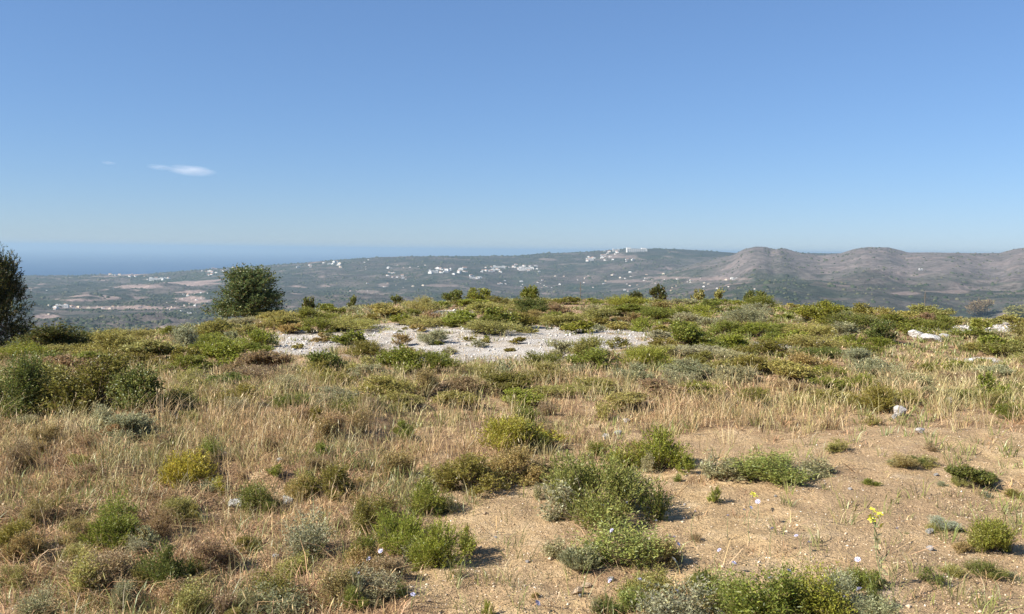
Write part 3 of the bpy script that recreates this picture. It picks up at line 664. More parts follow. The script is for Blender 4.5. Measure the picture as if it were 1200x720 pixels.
stone('boulder', 1074, 396, 17, 11, 'w', 'largest white boulder, leftmost of the pile near the right skyline', BG, 'boulder')
stone('boulder', 1096, 401, 24, 9, 'w', 'wide low white boulder, right end of the pile near the right skyline', BG, 'boulder')
stone('boulder', 1084, 399, 9, 8, 'g', 'small grey white boulder between the two big ones of the pile', BG, 'boulder')
stone('boulder', 1107, 397, 12, 7, 'w', 'small white boulder behind the wide low one of the pile', BG, 'boulder')
stone('boulder', 1090, 393, 8, 5, 'g', 'little grey boulder at the back of the white pile', BG, 'boulder')
stone('stone', 1056, 488, 15, 12, 'g', 'grey white stone at the edge of the bare soil, left of a tan one')
stone('stone', 1050, 491, 8, 6, 'w', 'small white stone against the left of the grey one on the soil edge')
stone('stone', 1113, 475, 11, 9, 'g', 'pale stone in the grass right of the grey one on the soil edge')
stone('stone', 1080, 508, 13, 6, 'g', 'flat pale stone on the bare soil below the grey one')
stone('stone', 275, 597, 21, 12, 'w', 'larger flat white stone in the left foreground')
stone('stone', 336, 592, 16, 10, 'w', 'flat white stone in the foreground, right of the larger one')
stone('stone', 328, 543, 10, 7, 'w', 'white stone on top of the eroded bank at left')
stone('stone', 263, 538, 9, 8, 't', 'tan stone on the bank right of the yellow leafy bush')
stone('stone', 322, 656, 9, 8, 'w', 'small white stone alone in the lower left foreground')
stone('stone', 39, 600, 9, 8, 'g', 'small pale stone near the left edge in brown litter')
stone('stone', 98, 642, 7, 6, 'w', 'small white stone left of the green bush in the lower left')
stone('stone', 424, 586, 13, 10, 'g', 'pale grey stone at the right foot of the eroded bank')
stone('stone', 711, 515, 9, 7, 'w', 'white stone left of the vivid compact bush, nearer one of a pair')
stone('stone', 724, 510, 10, 6, 'w', 'white stone left of the vivid compact bush, farther one of a pair')
stone('stone', 735, 496, 10, 5, 'g', 'pale stone above the pair left of the vivid compact bush')
stone('stone', 633, 517, 8, 6, 'w', 'white stone in the shade right of the yellow central bush')
stone('stone', 645, 588, 9, 6, 't', 'small tan stone left of the large dull bush')
stone('stone', 677, 697, 16, 7, 't', 'flat tan stone on the bare soil at the bottom centre')
stone('stone', 688, 690, 12, 6, 't', 'reddish flat stone behind the tan one at the bottom centre')
stone('stone', 1092, 626, 11, 6, 'w', 'small white stone below the silvery creeping plant')
stone('stone', 1091, 646, 8, 6, 'g', 'dark grey pebble left of the bright forked sprigs')
stone('stone', 654, 448, 8, 5, 'w', 'small white stone in the dry grass below the round olive shrub')
stone('stone', 716, 682, 8, 6, 'w', 'small white stone right of the flat tan one at the bottom centre')
for i in range(32):
    u = random.uniform(480, 1190); v = random.uniform(555, 712)
    P = hit(u, v); _, _, g__, b__, _ = masks(*P)
    if b__ < 0.5: continue
    near = min(((u-a)**2+(v-b)**2, ph) for a, b, ph in PHR)
    a, b = [(a, b) for a, b, ph in PHR if ph == near[1]][0]
    rel = ('right of' if u > a else 'left of') if abs(u-a) > abs(v-b) else ('in front of' if v > b else 'behind')
    kd = random.choice('wgt'); nm = {'w': 'white', 'g': 'grey', 't': 'tan'}[kd]
    stone('pebble', u, v, random.uniform(3, 6), random.uniform(2.5, 4), kd, f'{nm} pebble lying {rel} {near[1]}', 'pebbles on the bare soil', 'pebble')

# ---- tiny clumps rooted in the gravel
tn = 0
while tn < 22:
    u = random.uniform(340, 740); v = random.uniform(384, 424); P = hit(u, v, 60)
    if P is None or masks(*P)[2] < 0.5: continue
    w = random.uniform(0.16, 0.42)*F/P[1]; c = random.choice(['olive', 'grey', 'green', 'brown', 'ochre']); rel, ph = near_phrase(u, v)
    T('gravel_plant', u, v, w, w*random.uniform(0.3, 0.55), random.choice(['mat', 'airy', 'round']), c, f'tiny {dict(grey="grey green", brown="brownish", ochre="yellowish").get(c, c)} gravel clump {rel} {ph}', 'plant',
      'tiny clumps rooted in the gravel', None, 'f', None, parts=False)
    tn += 1
# ---- smaller shrubs filling the hilltop
pts = [(u, vb-h/2, w) for (_, u, vb, w, h, *_r) in H]+[(1072, 396, 90), (1072, 408, 80), (1098, 400, 90), (1098, 412, 90), (1085, 422, 70), (1056, 492, 40), (1113, 480, 40)]
fills = 0; used = {}
tries = 0
while fills < 285 and tries < 14000:
    tries += 1
    u = random.uniform(-20, 1225); t = random.random()**1.6
    crestv = np.interp(u, [-50, 100, 200, 300, 450, 600, 850, 950, 1100, 1250], [406, 396, 388, 375, 360, 353, 353, 358, 368, 370])
    v = crestv+1+t*(472-crestv)
    P = hit(u, v, 60)
    if P is None: continue
    _, _, g__, b__, _ = masks(*P)
    if g__ > 0.25: continue
    if v > 430 and random.random() < 0.55: continue
    w = random.uniform(0.45, 1.2)*F/P[1]*(1.1 if v < 430 else 0.8)
    w = min(w*1.15, 70)
    if v > 395 and masks(*hit(u, v-12))[2] > 0.25 and random.random() < 0.92: continue
    if any(abs(u-a) < (w+c)*0.30 and abs(v-b) < 6+max(0, (v-400)*0.12) for a, b, c in pts): continue
    pts.append((u, v, w)); fills += 1
    kinds = ['green', 'bright', 'olive', 'grey', 'ochre', 'brown', 'rust', 'deep']
    wts = [5, 4.5, 5, 2.5, 3.5, 1, 0.5, 1] if v < 430 else [1.5, 1, 4, 4, 2.5, 2, 1, 1]
    if u > 820 and v < 380: wts = [1.5, 1, 5, 5, 2, 1.5, 1, 1]
    c = random.choices(kinds, wts)[0]
    st = random.choice(['mat', 'mat', 'mat', 'round', 'fine', 'sprig'])
    h = w*random.uniform(0.24, 0.44)
    d2, a, b, ph = min((((u-a)/2)**2+(v-b)**2, a, b, ph) for a, b, ph in PHR)
    rel = ('just right of' if u > a else 'just left of') if abs(u-a) > 1.6*abs(v-b) else ('in front of' if v > b else 'behind')
    if math.sqrt(d2) > 18: rel = rel.replace('just ', 'far ')
    cn = dict(green='green', bright='bright green', olive='olive', grey='grey green', ochre='yellowish', brown='brownish', rust='dry brown', deep='dark green')[c]
    sz = 'tiny' if w < 17 else ('small' if w < 26 else ('midsize' if w < 38 else 'broad'))
    lab = f'{sz} {cn} shrub {rel} {ph}'
    T('small_shrub', u, v+h*0.3, w, h, st, c, lab, 'shrub', 'low shrubs scattered over the hilltop', None, None, None, parts=w > 30)

# ------------------------------------------------------------------ ground cover (stuff)
def clear(x, y):
    m = np.ones(len(x))
    for (a, b, q) in FOOT:
        if b > 60: continue
        # shrub footprint plus a little ground in front of it, on the side towards the open ground
        d2 = ((x-a)/q)**2+((y-b)/q)**2; m = np.where(d2 < 0.75, 0.06, np.where(d2 < 1.5, m*0.6, m))
    return m
def scatter(n, rmin, rmax, half=56):
    # even cover over the part in view, thinning out gently to both sides of it
    n = int(n*1.35); a = R(half)*RNG.uniform(-1, 1, n); out_ = (np.abs(a) > R(38)) & (RNG.uniform(0, 1, n) < (np.abs(a)-R(38))/R(22)); a = np.where(out_, a*0.6, a); r = rmin*(rmax/rmin)**RNG.uniform(0, 1, n)
    x = np.sin(a)*r; y = np.cos(a)*r; z = height(x, y); return x, y, z, r
def blades(x, y, z, r, per, hgt, lean, wmin=0.0022, spread=0.05, pxw=0.45):
    n = len(x); k = n*per
    rep = lambda a: np.repeat(a, per)
    s = rep(spread*np.ones(n))*RNG.uniform(0.2, 1, k); a = RNG.uniform(0, 2*math.pi, k)
    bx = rep(x)+np.cos(a)*s; by = rep(y)+np.sin(a)*s; bz = height(bx, by)-0.004
    H_ = rep(hgt)*RNG.uniform(0.45, 1.15, k); la = a+RNG.normal(0, 0.6, k); ln = H_*np.abs(RNG.normal(lean, lean*0.5, k))
    W = np.maximum(wmin, rep(r)/887*pxw)*RNG.uniform(0.6, 1.3, k)
    wd = RNG.uniform(0, 2*math.pi, k); wx, wy = np.cos(wd)*W/2, np.sin(wd)*W/2
    B = np.stack([bx, by, bz], 1); dl = np.stack([np.cos(la)*ln, np.sin(la)*ln, 0*ln], 1); up = np.stack([0*H_, 0*H_, H_], 1); w = np.stack([wx, wy, 0*wx], 1)
    mid = B+dl*0.35+up*0.55; tip = B+dl+up*np.clip(1-lean*0.25, 0.3, 1)
    Vt = np.stack([B-w, B+w, mid-w*0.8, mid+w*0.8, tip], 1).reshape(-1, 3); o = (np.arange(k)*5)[:, None]
    Fc = np.concatenate([o+[0, 1, 3], o+[0, 3, 2], o+[2, 3, 4]])
    return Vt, Fc, tip, dl+up, W
def joint(parts):
    Vs, Fs, off = [], [], 0
    for V_, F_ in parts: Vs.append(V_); Fs.append(F_+off); off += len(V_)
    return np.concatenate(Vs), np.concatenate(Fs)
# tall dry grass
x, y, z, r = scatter(34000, 3.3, 44); u_, v_, g_, b_, br_ = masks(x, y, z)
patch = sstep(-0.25, 0.35, fbm(x/1.7+3, y/1.7, 3))
dens = np.interp(v_, [345, 400, 425, 450, 540, 580, 640, 720], [0.12, 0.2, 0.5, 0.9, 0.8, 0.26, 0.14, 0.12])*clear(x, y)
dens = dens*(0.45+0.75*patch)*(1-0.9*g_)*(1-0.93*b_)*np.where(u_ < 450, 1.35, 1.0)*np.where(u_ > 830, np.interp(v_, [420, 440, 480, 520], [1, 1.5, 1.3, 0.3]), 1)
ok = RNG.uniform(0, 1, len(x)) < dens
x, y, z, r, u_, v_ = (q[ok] for q in (x, y, z, r, u_, v_))
hg = np.interp(v_, [345, 400, 430, 480, 540, 600, 720], [0.10, 0.11, 0.15, 0.21, 0.17, 0.13, 0.11])*RNG.uniform(0.5, 1.5, len(x))*np.where(v_ > 430, 1.2, 1.0)
V, Fc, tip, dr, W = blades(x, y, z, r, 9, hg, 0.45, spread=0.07)
sel = RNG.uniform(0, 1, len(tip)) < 0.3; LV, LF = leaves(tip[sel]-unit(dr[sel])*0.01, dr[sel], 0.045, 1, RNG)
# seed heads
ear = sel; LV = LV.reshape(-1, 4, 3); c_ = (LV[:, 0]+LV[:, 2])/2; wv = (LV[:, 1]-c_); wv = unit(wv)*(np.maximum(0.006, W[ear]*1.6)/2)[:, None]
LV[:, 1] = c_+wv; LV[:, 3] = c_-wv; LV = LV.reshape(-1, 3); LF3 = np.concatenate([LF[:, [0, 1, 2]], LF[:, [0, 2, 3]]])
V, Fc = joint([(V, Fc), (LV, LF3)])
tag(link('dry_grass', mk_mesh('dry_grass', V, Fc, M_STRAW)), 'straw coloured dry grass standing across the hilltop', 'grass', kind='stuff')
# dead brown brush and litter
x, y, z, r = scatter(42000, 3.2, 40); u_, v_, g_, b_, br_ = masks(x, y, z)
dens = (0.32+0.75*br_)*(1-0.95*g_)*(1-0.88*b_)*(0.5+0.7*sstep(-0.2, 0.3, fbm(x/1.1-7, y/1.1, 3)))*np.interp(v_, [350, 420, 500, 560], [0.35, 0.4, 0.8, 1])
ok = RNG.uniform(0, 1, len(x)) < dens; x, y, z, r = (q[ok] for q in (x, y, z, r))
V, Fc, tip, dr, W = blades(x, y, z, r, 10, RNG.uniform(0.03, 0.12, len(x))*(0.6+1.2*sstep(0, 0.4, fbm(x/0.5+3, y/0.5, 2))), 1.5, 0.004, 0.08, 0.75)
tag(link('dead_brush', mk_mesh('dead_brush', V, Fc, M_BRUSH)), 'reddish brown dead brush and matted litter between the shrubs', 'dead brush', kind='stuff')
# green grey herbs
x, y, z, r = scatter(24000, 3.2, 44); u_, v_, g_, b_, br_ = masks(x, y, z)
dens = sstep(0.0, 0.45, fbm(x/1.5+31, y/1.5, 4))*(1-0.9*g_)*(1-0.85*b_)*1.1+0.10*(1-g_)*(1-0.7*b_)
dens = dens*np.interp(v_, [340, 430, 470, 540, 600], [1.8, 1.5, 0.9, 0.9, 1.0])+np.interp(v_, [370, 420, 450], [0.5, 0.3, 0.0])*(1-g_)*(1-b_)
ok = RNG.uniform(0, 1, len(x)) < dens; x, y, z, r = (q[ok] for q in (x, y, z, r))
V, Fc, tip, dr, W = blades(x, y, z, r, 10, RNG.uniform(0.05, 0.19, len(x)), 0.6, 0.004, 0.06, 0.8)
tag(link('low_herbs', mk_mesh('low_herbs', V, Fc, M_HERB)), 'low grey green herbs growing among the dry grass', 'herbs', kind='stuff')
# flat litter flakes and gravel
x, y, z, r = scatter(90000, 3.0, 30); u_, v_, g_, b_, br_ = masks(x, y, z)
ok = RNG.uniform(0, 1, len(x)) < np.where(b_ > 0.5, 0.5, 0.8)*(1-0.7*g_); x, y, z, r = (q[ok] for q in (x, y, z, r))
dd = unit(RNG.normal(size=(len(x), 3))*[1, 1, 0.25]); LV, LF = leaves(np.stack([x, y, z+0.003], 1), dd, np.maximum(0.014, r*0.0016), np.maximum(0.005, r*0.0009), RNG, 0.5)
tag(link('plant_litter', mk_mesh('plant_litter', LV, LF, M_STRAW)), 'straw flakes and broken stalks lying on the soil', 'litter', kind='stuff')
def gravel(n, rmin, rmax, size, maskf, mat, name, label, u3=0.6):
    x, y, z, r = scatter(n, rmin, rmax); u_, v_, g_, b_, br_ = masks(x, y, z)
    ok = RNG.uniform(0, 1, len(x)) < maskf(g_, b_); x, y, z, r = (q[ok] for q in (x, y, z, r)); n = len(x)
    oc = np.array([[1, 0, 0], [0, 1, 0], [-1, 0, 0], [0, -1, 0], [0, 0, 1], [0, 0, -1]], float)
    fc = np.array([[0, 1, 4], [1, 2, 4], [2, 3, 4], [3, 0, 4], [1, 0, 5], [2, 1, 5], [3, 2, 5], [0, 3, 5]])
    s = size*np.exp(RNG.normal(0, 0.45, n))*np.maximum(1, r/9)**0.5
    V = oc[None]*RNG.uniform(0.5, 1.0, (n, 6, 1))*s[:, None, None]*[1, 0.9, u3]; V = V+RNG.normal(size=V.shape)*s[:, None, None]*0.12
    a = RNG.uniform(0, 6.28, n); ca, sa = np.cos(a)[:, None], np.sin(a)[:, None]
    V = np.stack([V[..., 0]*ca-V[..., 1]*sa, V[..., 0]*sa+V[..., 1]*ca, V[..., 2]], -1)+np.stack([x, y, z+s*0.15], 1)[:, None]
    tag(link(name, mk_mesh(name, V.reshape(-1, 3), (fc[None]+(np.arange(n)*6)[:, None, None]).reshape(-1, 3), mat)), label, 'gravel', kind='stuff')
def island_rock(name, stops):
    m, nt, out = new_mat(name); rnd = N(nt, 'ShaderNodeNewGeometry').outputs['Random Per Island']
    bsdf(nt, out, ramp(nt, rnd, stops), 0.9, 0.2); return m
gravel(60000, 9, 45, 0.015, lambda g, b: g*0.6, island_rock('pale_gravel', [(0, (0.28, 0.26, 0.24)), (0.4, (0.44, 0.41, 0.37)), (1, (0.68, 0.65, 0.60))]), 'pale_gravel', 'pale limestone gravel covering the bare patches')
gravel(46000, 3, 20, 0.0055, lambda g, b: 0.7*b+0.25, island_rock('soil_grit', [(0, (0.22, 0.15, 0.09)), (0.4, (0.46, 0.33, 0.20)), (0.9, (0.60, 0.48, 0.34)), (1, (0.74, 0.68, 0.58))]), 'grit', 'fine tan grit on the trodden soil')

# far woodland: separate low crowns standing on the valley floor, far too many to count
def woodland(n=90000):
    a = RNG.uniform(-R(34), R(34), n); r = (900**-0.6+RNG.uniform(0, 1, n)*(9000**-0.6-900**-0.6))**(-1/0.6)
    x = np.sin(a)*r; y = np.cos(a)*r; z = height(x, y); u, v = project(x, y, z)
    nn = fbm(x/420+2, y/420, 4)+0.5*fbm(x/120, y/120, 3)
    pr = sstep(-0.35, 0.25, nn)*np.where((u > 800) & (r > 1800), 0.3, 1.0)
    fm = ell(FD, u, v, 0*u); ok = (RNG.uniform(0, 1, n) < pr*(1-fm)) & (z > SEA+3)
    x, y, z, r = (q[ok] for q in (x, y, z, r)); n = len(x)
    s = np.maximum(3.5, r/887*0.6)*np.exp(RNG.normal(0, 0.35, n))
    k = 6; an = np.arange(k)*2*math.pi/k
    low = np.stack([np.cos(an), np.sin(an), 0*an-0.2], 1); up = np.stack([0.75*np.cos(an+.4), 0.75*np.sin(an+.4), 0*an+0.55], 1); top = np.array([[0, 0, 0.95]])
    T0 = np.concatenate([low, up, top]); fc = []
    for i in range(k): j = (i+1) % k; fc += [[i, j, k+i], [j, k+j, k+i], [k+i, k+j, 2*k]]
    V = T0[None]*s[:, None, None]*RNG.uniform(0.7, 1.3, (n, 13, 1))*np.array([1.3, 1.3, 1.0])+np.stack([x, y, z], 1)[:, None]
    m, nt, out = new_mat('far_crowns'); rnd = N(nt, 'ShaderNodeNewGeometry').outputs['Random Per Island']
    bsdf(nt, out, ramp(nt, rnd, [(0, (0.03, 0.042, 0.022)), (0.6, (0.06, 0.07, 0.04)), (1, (0.11, 0.10, 0.06))]), 1.0, 0.0)
    tag(link('far_woodland', mk_mesh('far_woodland', V.reshape(-1, 3), (np.array(fc)[None]+(np.arange(n)*13)[:, None, None]).reshape(-1, 3), m)),
        'dark scrub and woodland dotted over the far valley', 'woodland', kind='stuff')
woodland()

# ------------------------------------------------------------------ far houses
def house_mesh(kind, mat_w, mat_r):
    import bmesh
    bm = bmesh.new()
    def box(x0, x1, y0, y1, z0, z1, mi):
        vs = [bm.verts.new(p) for p in ((x0, y0, z0), (x1, y0, z0), (x1, y1, z0), (x0, y1, z0), (x0, y0, z1), (x1, y0, z1), (x1, y1, z1), (x0, y1, z1))]
        for f in ((0, 1, 5, 4), (1, 2, 6, 5), (2, 3, 7, 6), (3, 0, 4, 7), (4, 5, 6, 7)): bm.faces.new([vs[i] for i in f]).material_index = mi
    def gable(x0, x1, y0, y1, z0, z1):
        ym = (y0+y1)/2; vs = [bm.verts.new(p) for p in ((x0, y0, z0), (x1, y0, z0), (x1, y1, z0), (x0, y1, z0), (x0, ym, z1), (x1, ym, z1))]
        for f, mi in (((0, 1, 5, 4), 1), ((2, 3, 4, 5), 1), ((1, 2, 5), 0), ((3, 0, 4), 0)): bm.faces.new([vs[i] for i in f]).material_index = mi
    if kind == 0: box(-7, 7, -5, 5, -3, 6, 0); gable(-7.4, 7.4, -5.4, 5.4, 6, 8.6)
    elif kind == 1: box(-8, 2, -5, 5, -3, 7, 0); box(2, 9, -4, 4, -3, 4, 0); gable(-8.4, 2.4, -5.4, 5.4, 7, 9.2)
    elif kind == 2: box(-9, 9, -6, 6, -3, 8, 0); box(-4, 4, -3, 3, 8, 10.5, 0)
    else:
        box(-30, 30, -7, 7, -4, 10, 0); box(-30, -18, -6, 6, 10, 14, 0); box(14, 27, -6, 6, 10, 13, 0)
        for i in range(9): box(-27+i*6, -24+i*6, -7.3, -6.9, 1, 3.4, 2); box(-27+i*6, -24+i*6, -7.3, -6.9, 5.5, 8, 2)
    for i in range(3) if kind < 3 else (): box(-6+i*4, -4.6+i*4, -6.15 if kind == 2 else -5.15, -4.9, 2.2, 4.0, 2)
    me = bpy.data.meshes.new('house'); bm.to_mesh(me); bm.free()
    for m_ in (mat_w, mat_r, M_DARKW): me.materials.append(m_)
    return me
M_WALLW = simple_mat('white_render', (0.60, 0.57, 0.53), (0.68, 0.66, 0.62), 0.3)
M_WALLC = simple_mat('cream_render', (0.60, 0.50, 0.38), (0.66, 0.56, 0.44), 0.3)
M_TILE = simple_mat('clay_tiles', (0.36, 0.19, 0.12), (0.46, 0.26, 0.17), 0.5)
M_DARKW = simple_mat('dark_window', (0.05, 0.055, 0.06), (0.07, 0.075, 0.08), 0.3)
HM = {('w', k): house_mesh(k, M_WALLW, M_TILE) for k in range(4)}; HM.update({('c', k): house_mesh(k, M_WALLC, M_TILE) for k in range(4)})
HMAT = {'w': 'white', 'c': 'cream'}
CL = [ # u0,u1,v0,v1,count,colour share white,size,description
 (56, 88, 357, 363, 11, 0.9, 1.5, 'in the white hamlet beyond the left dip of the crest'),
 (92, 190, 359, 362.5, 13, 0.4, 1.1, 'in the long row along the road right of the white hamlet'),
 (213, 245, 343, 359, 20, 0.75, 1.0, 'in the hillside village left of the lone round tree'),
 (192, 214, 352, 366, 7, 0.4, 0.9, 'scattered left of the hillside village'),
 (126, 170, 321, 325, 11, 0.7, 1.6, 'on the shore above the far tan fields'),
 (172, 200, 326, 329, 6, 1.0, 1.5, 'beside the tan field below the shore'),
 (236, 282, 314, 323, 24, 0.95, 1.4, 'in the coastal town left above the lone round tree'),
 (335, 400, 306, 314, 16, 0.8, 1.3, 'on the coastal ridge right of the lone round tree'),
 (452, 480, 320, 328, 9, 1.0, 1.2, 'in the small cluster left of the white hillside town'),
 (498, 552, 315, 322, 20, 1.0, 1.5, 'in the left part of the white hillside town at centre'),
 (548, 564, 324, 327, 4, 1.0, 1.4, 'just below the white hillside town at centre'),
 (562, 634, 311, 320, 26, 1.0, 1.4, 'in the right part of the white hillside town at centre'),
 (684, 696, 302, 307, 4, 1.0, 1.6, 'on the slope below left of the hilltop town'),
 (704, 728, 292.5, 308, 15, 0.9, 1.4, 'in the hilltop town left of the long white block'),
 (732, 742, 302, 307, 3, 1.0, 1.4, 'below the long white block of the hilltop town'),
 (583, 600, 329, 336, 5, 1.0, 1.0, 'behind the green crest bush above the gravel'),
 (600, 700, 322, 340, 22, 0.75, 0.9, 'spread over the valley below the hilltop town'),
 (700, 800, 318, 342, 26, 0.6, 0.9, 'spread over the valley left of the brown peak'),
 (400, 500, 330, 342, 10, 0.6, 0.9, 'spread over the slope behind the left crest'),
 (806, 828, 328, 333, 5, 0.8, 1.1, 'at the foot of the brown peak, left side'),
 (855, 863, 326, 328, 2, 1.0, 1.5, 'at the foot of the brown peak, below its middle'),
 (30, 60, 340, 372, 4, 0.5, 0.9, 'scattered right of the dark pine'),
 (420, 500, 305, 318, 12, 0.8, 0.8, 'dotted over the slope left of the hillside town'),
 (800, 900, 326, 340, 8, 0.5, 0.8, 'dotted below the brown peak'),
]
PL = {}
for (u0, u1, v0, v1, n_, pw, s_, desc) in CL:
    for i in range(n_):
        PL[desc] = PL.get(desc, 0)
        u = random.uniform(u0, u1); v = random.uniform(v0, v1); P = hit(u, v)
        if P is None: continue
        if P[2] < SEA+0.5 or P[1] < 900: continue
        PL[desc] += 1
        c = 'w' if random.random() < pw else 'c'; k = random.choice((0, 1, 2)); sz = 0.85*s_*P[1]/6500*random.uniform(0.6, 1.4)
        o = link('house', HM[(c, k)], None, P); o.scale = (sz*1.15, sz, sz*0.9); o.rotation_euler[2] = random.uniform(-0.9, 0.5)-math.atan2(P[0], P[1])*0
        rf = 'flat roofed' if k == 2 else 'clay roofed'
        tag(o, f'{HMAT[c]} {rf} house {desc}', 'house', 'far houses '+desc)
def block(u, v, w, label, rot=0.0, k=3, h=1.0, c='w'):
    P = hit(u, v)
    if P is None: P = at_dist(u, 7900)
    s = w*P[1]/F/60; o = link('apartment_block', HM[(c, k)], None, P); o.scale = (s, s, s*h); o.rotation_euler[2] = rot; tag(o, label, 'building', 'large far buildings')
block(746, 295.4, 24, 'long white block along the top of the hilltop town', 0.05, h=0.9)
block(722, 294.5, 8, 'short white block at the left end of the hilltop town crest', 0.1, h=1.6)
block(691, 306, 9, 'white block on the slope left below the hilltop town', 0, h=1.6)
block(508, 320, 11, 'widest white block in the left part of the central hillside town', 0.1, h=1.5)
block(585, 314, 14, 'long low white block in the right part of the central hillside town', 0, h=0.8)
block(617, 316.5, 18, 'long white terrace at the right end of the central hillside town', -0.1, h=0.9)
block(556, 326.5, 11, 'white block alone just below the central hillside town', 0.05, h=0.9)
block(73, 360, 14, 'long white shed in the hamlet beyond the left dip of the crest', 0.1, h=1.0)
block(184, 328.5, 17, 'long white shed beside the tan field near the shore', 0, h=0.8)
block(222, 368.3, 5, 'lone white barn below the hillside village at left', 0.1, h=2.0)
block(1079, 317, 4.5, 'lone white farmhouse high on the brown hills at right', 0.1, h=2.4)
block(861, 327.5, 6, 'lone bright building at the foot of the brown peak', 0.1, h=1.6)
# poles beyond the crest
def pole(u, vt, D, label):
    P = at_dist(u, D); top = EYE-(vt-hvu(u))/F*D; h = top-P[2]
    V, Fc = tubes([np.array([[0, 0, t*h] for t in np.linspace(0, 1, 4)])], [0.22], [0.14], 8)
    e = bpy.data.objects.new('utility_pole', None); col.objects.link(e); e.location = P
    link('post', mk_mesh('post', V, Fc, M_STEM), e)
    V, Fc = tubes([np.array([[-1.1, 0, h*0.97], [0, 0, h*0.97], [1.1, 0, h*0.97]])], [0.09], [0.09], 5); link('crossarm', mk_mesh('crossarm', V, Fc, M_STEM), e)
    tag(e, label, 'pole', 'thin poles beyond the crest')
pole(1086, 342, 420, 'thin dark pole rising beyond the skyline above the white boulders')
pole(681, 331, 480, 'thin dark pole rising beyond the crest right of the gravel patch')

# look-alikes that ended up beside the same landmark: tell them apart by their order in the photo
def order_labels():
    by = {}
    for o in col.objects:
        if o.parent is None and 'label' in o and 'kind' not in o: by.setdefault(o['label'], []).append(o)
    W9 = ['leftmost', 'second-from-left', 'third-from-left', 'fourth-from-left', 'fifth-from-left', 'sixth-from-left', 'seventh-from-left', 'eighth-from-left', 'ninth-from-left',
          'tenth-from-left', 'eleventh-from-left', 'twelfth-from-left', 'thirteenth-from-left', 'fourteenth-from-left', 'fifteenth-from-left', 'sixteenth-from-left',
          'seventeenth-from-left', 'eighteenth-from-left', 'nineteenth-from-left']
    for lab, os_ in by.items():
        n = len(os_)
        if n < 2: continue
        os_.sort(key=lambda o: float(project(np.array(o.location[0]), np.array(o.location[1]), np.array(o.location[2]))[0]))
        for i, o in enumerate(os_):
            w_ = 'rightmost' if i == n-1 else ('middle' if n == 3 and i == 1 else W9[min(i, len(W9)-1)])
            t = f'{w_} {lab}'
            if len(t.replace('-', ' ').split()) > 16: t = t.replace('clay roofed ', '').replace('tiny ', '').replace(' the ', ' ', 1)
            o['label'] = t
order_labels()
# ------------------------------------------------------------------ clouds
def cloud(u, v, w, h, dens, label, seed):
    D = 26000; d = ray(u, v); P = np.array([0, 0, EYE])+d*(D/d[1])
    import bmesh
    bm = bmesh.new(); bmesh.ops.create_icosphere(bm, subdivisions=4, radius=1.0)
    me = bpy.data.meshes.new('cloud'); bm.to_mesh(me); bm.free()
    m, nt, out = new_mat('cloud_vapour'); p = objpos(nt)
    ln = N(nt, 'ShaderNodeVectorMath', operation='LENGTH'); nt.links.new(p, ln.inputs[0])
    fall = math_(nt, 'SUBTRACT', 1.0, ln.outputs['Value']); nz = math_(nt, 'SUBTRACT', noise(nt, 1.6+seed*0.1, 5, 0.6, p), 0.42)
    dn = math_(nt, 'MULTIPLY', math_(nt, 'MAXIMUM', math_(nt, 'MULTIPLY', math_(nt, 'ADD', nz, 0.12), math_(nt, 'MAXIMUM', fall, 0.0)), 0.0), dens)
    vp = N(nt, 'ShaderNodeVolumePrincipled'); vp.inputs['Color'].default_value = (1, 1, 1, 1); vp.inputs['Anisotropy'].default_value = 0.2
    nt.links.new(dn, vp.inputs['Density']); nt.links.new(vp.outputs[0], out.inputs['Volume'])
    me.materials.append(m); o = link('cloud', me, None, P); k = D/F
    o.scale = (w*k/2, w*k/3, h*k/2); o.rotation_euler = (0, R(4), 0); tag(o, label, 'cloud', 'small clouds over the sea')
    m.cycles.volume_step_rate = 4.0 if hasattr(m.cycles, 'volume_step_rate') else 1.0
cloud(224, 200, 62, 14, 0.0075, 'larger thin white cloud low in the sky at left', 1)
cloud(187, 196, 34, 8, 0.005, 'faint wisp of cloud touching the left of the larger one', 2)
cloud(127, 191, 20, 5, 0.005, 'tiny faint cloud far left of the larger one', 3)

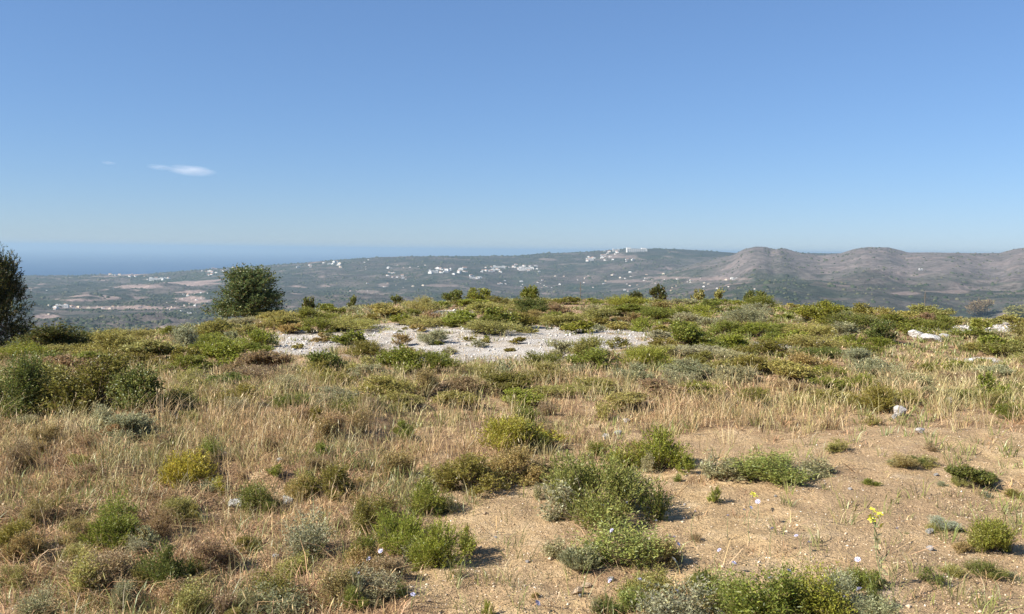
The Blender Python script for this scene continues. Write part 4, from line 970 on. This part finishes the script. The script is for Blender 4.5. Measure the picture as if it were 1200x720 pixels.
# ------------------------------------------------------------------ haze
HZ = 120000; zt = 66.0; zb = -345
V = [(-HZ, -HZ, zb), (HZ, -HZ, zb), (HZ, HZ, zb), (-HZ, HZ, zb), (-HZ, -HZ, zt), (HZ, -HZ, zt), (HZ, HZ, zt), (-HZ, HZ, zt)]
m, nt, out = new_mat('haze_air'); vp = N(nt, 'ShaderNodeVolumePrincipled')
vp.inputs['Color'].default_value = (0.41, 0.56, 0.67, 1); vp.inputs['Density'].default_value = 0.000062; vp.inputs['Anisotropy'].default_value = 0.1
nt.links.new(vp.outputs[0], out.inputs['Volume'])
hz = link('haze', mk_mesh('haze', V, [(0, 3, 2, 1), (4, 5, 6, 7), (0, 1, 5, 4), (1, 2, 6, 5), (2, 3, 7, 6), (3, 0, 4, 7)], m))
tag(hz, 'thin blue haze over the valley and the sea', kind='stuff')

# ------------------------------------------------------------------ light
SAZ = math.atan2(-0.92, -0.40); EL = R(37)      # direction towards the sun: left and a little behind the camera
sx, sy = -0.917, -0.40
sd = Vector((sx*math.cos(EL), sy*math.cos(EL), math.sin(EL)))
L = bpy.data.lights.new('sun', 'SUN'); L.energy = 4.6; L.angle = R(0.53); L.color = (1.0, 0.95, 0.86)
lo = bpy.data.objects.new('sun', L); col.objects.link(lo); lo.rotation_euler = sd.to_track_quat('Z', 'Y').to_euler()
w = bpy.data.worlds.new('World'); sc.world = w; w.use_nodes = True; nt = w.node_tree; nt.nodes.clear()
sky = N(nt, 'ShaderNodeTexSky', sky_type='NISHITA'); sky.sun_disc = False; sky.sun_elevation = EL; sky.sun_rotation = math.atan2(sx, sy)
sky.altitude = 400; sky.air_density = 1.0; sky.dust_density = 0.0; sky.ozone_density = 10.0
bg = N(nt, 'ShaderNodeBackground'); bg.inputs['Strength'].default_value = 0.10
wo = N(nt, 'ShaderNodeOutputWorld'); gm = N(nt, 'ShaderNodeGamma'); gm.inputs[1].default_value = 0.68; nt.links.new(sky.outputs[0], gm.inputs[0])
EXPO = 1.12; kf = 2.088/2**EXPO
nt.links.new(mix(nt, 1.0, gm.outputs[0], (0.845*kf, 0.94*kf, 1.10*kf), 'MULTIPLY'), bg.inputs[0]); nt.links.new(bg.outputs[0], wo.inputs[0])
sc.view_settings.view_transform = 'Standard'; sc.view_settings.look = 'None'; sc.view_settings.exposure = EXPO; sc.view_settings.gamma = 1.0
cy = sc.cycles; cy.max_bounces = 5; cy.diffuse_bounces = 2; cy.glossy_bounces = 1; cy.transmission_bounces = 2; cy.transparent_max_bounces = 4
cy.volume_bounces = 1; cy.use_denoising = True; cy.caustics_reflective = False; cy.caustics_refractive = False
cy.volume_max_steps = 128
sc.render.film_transparent = False
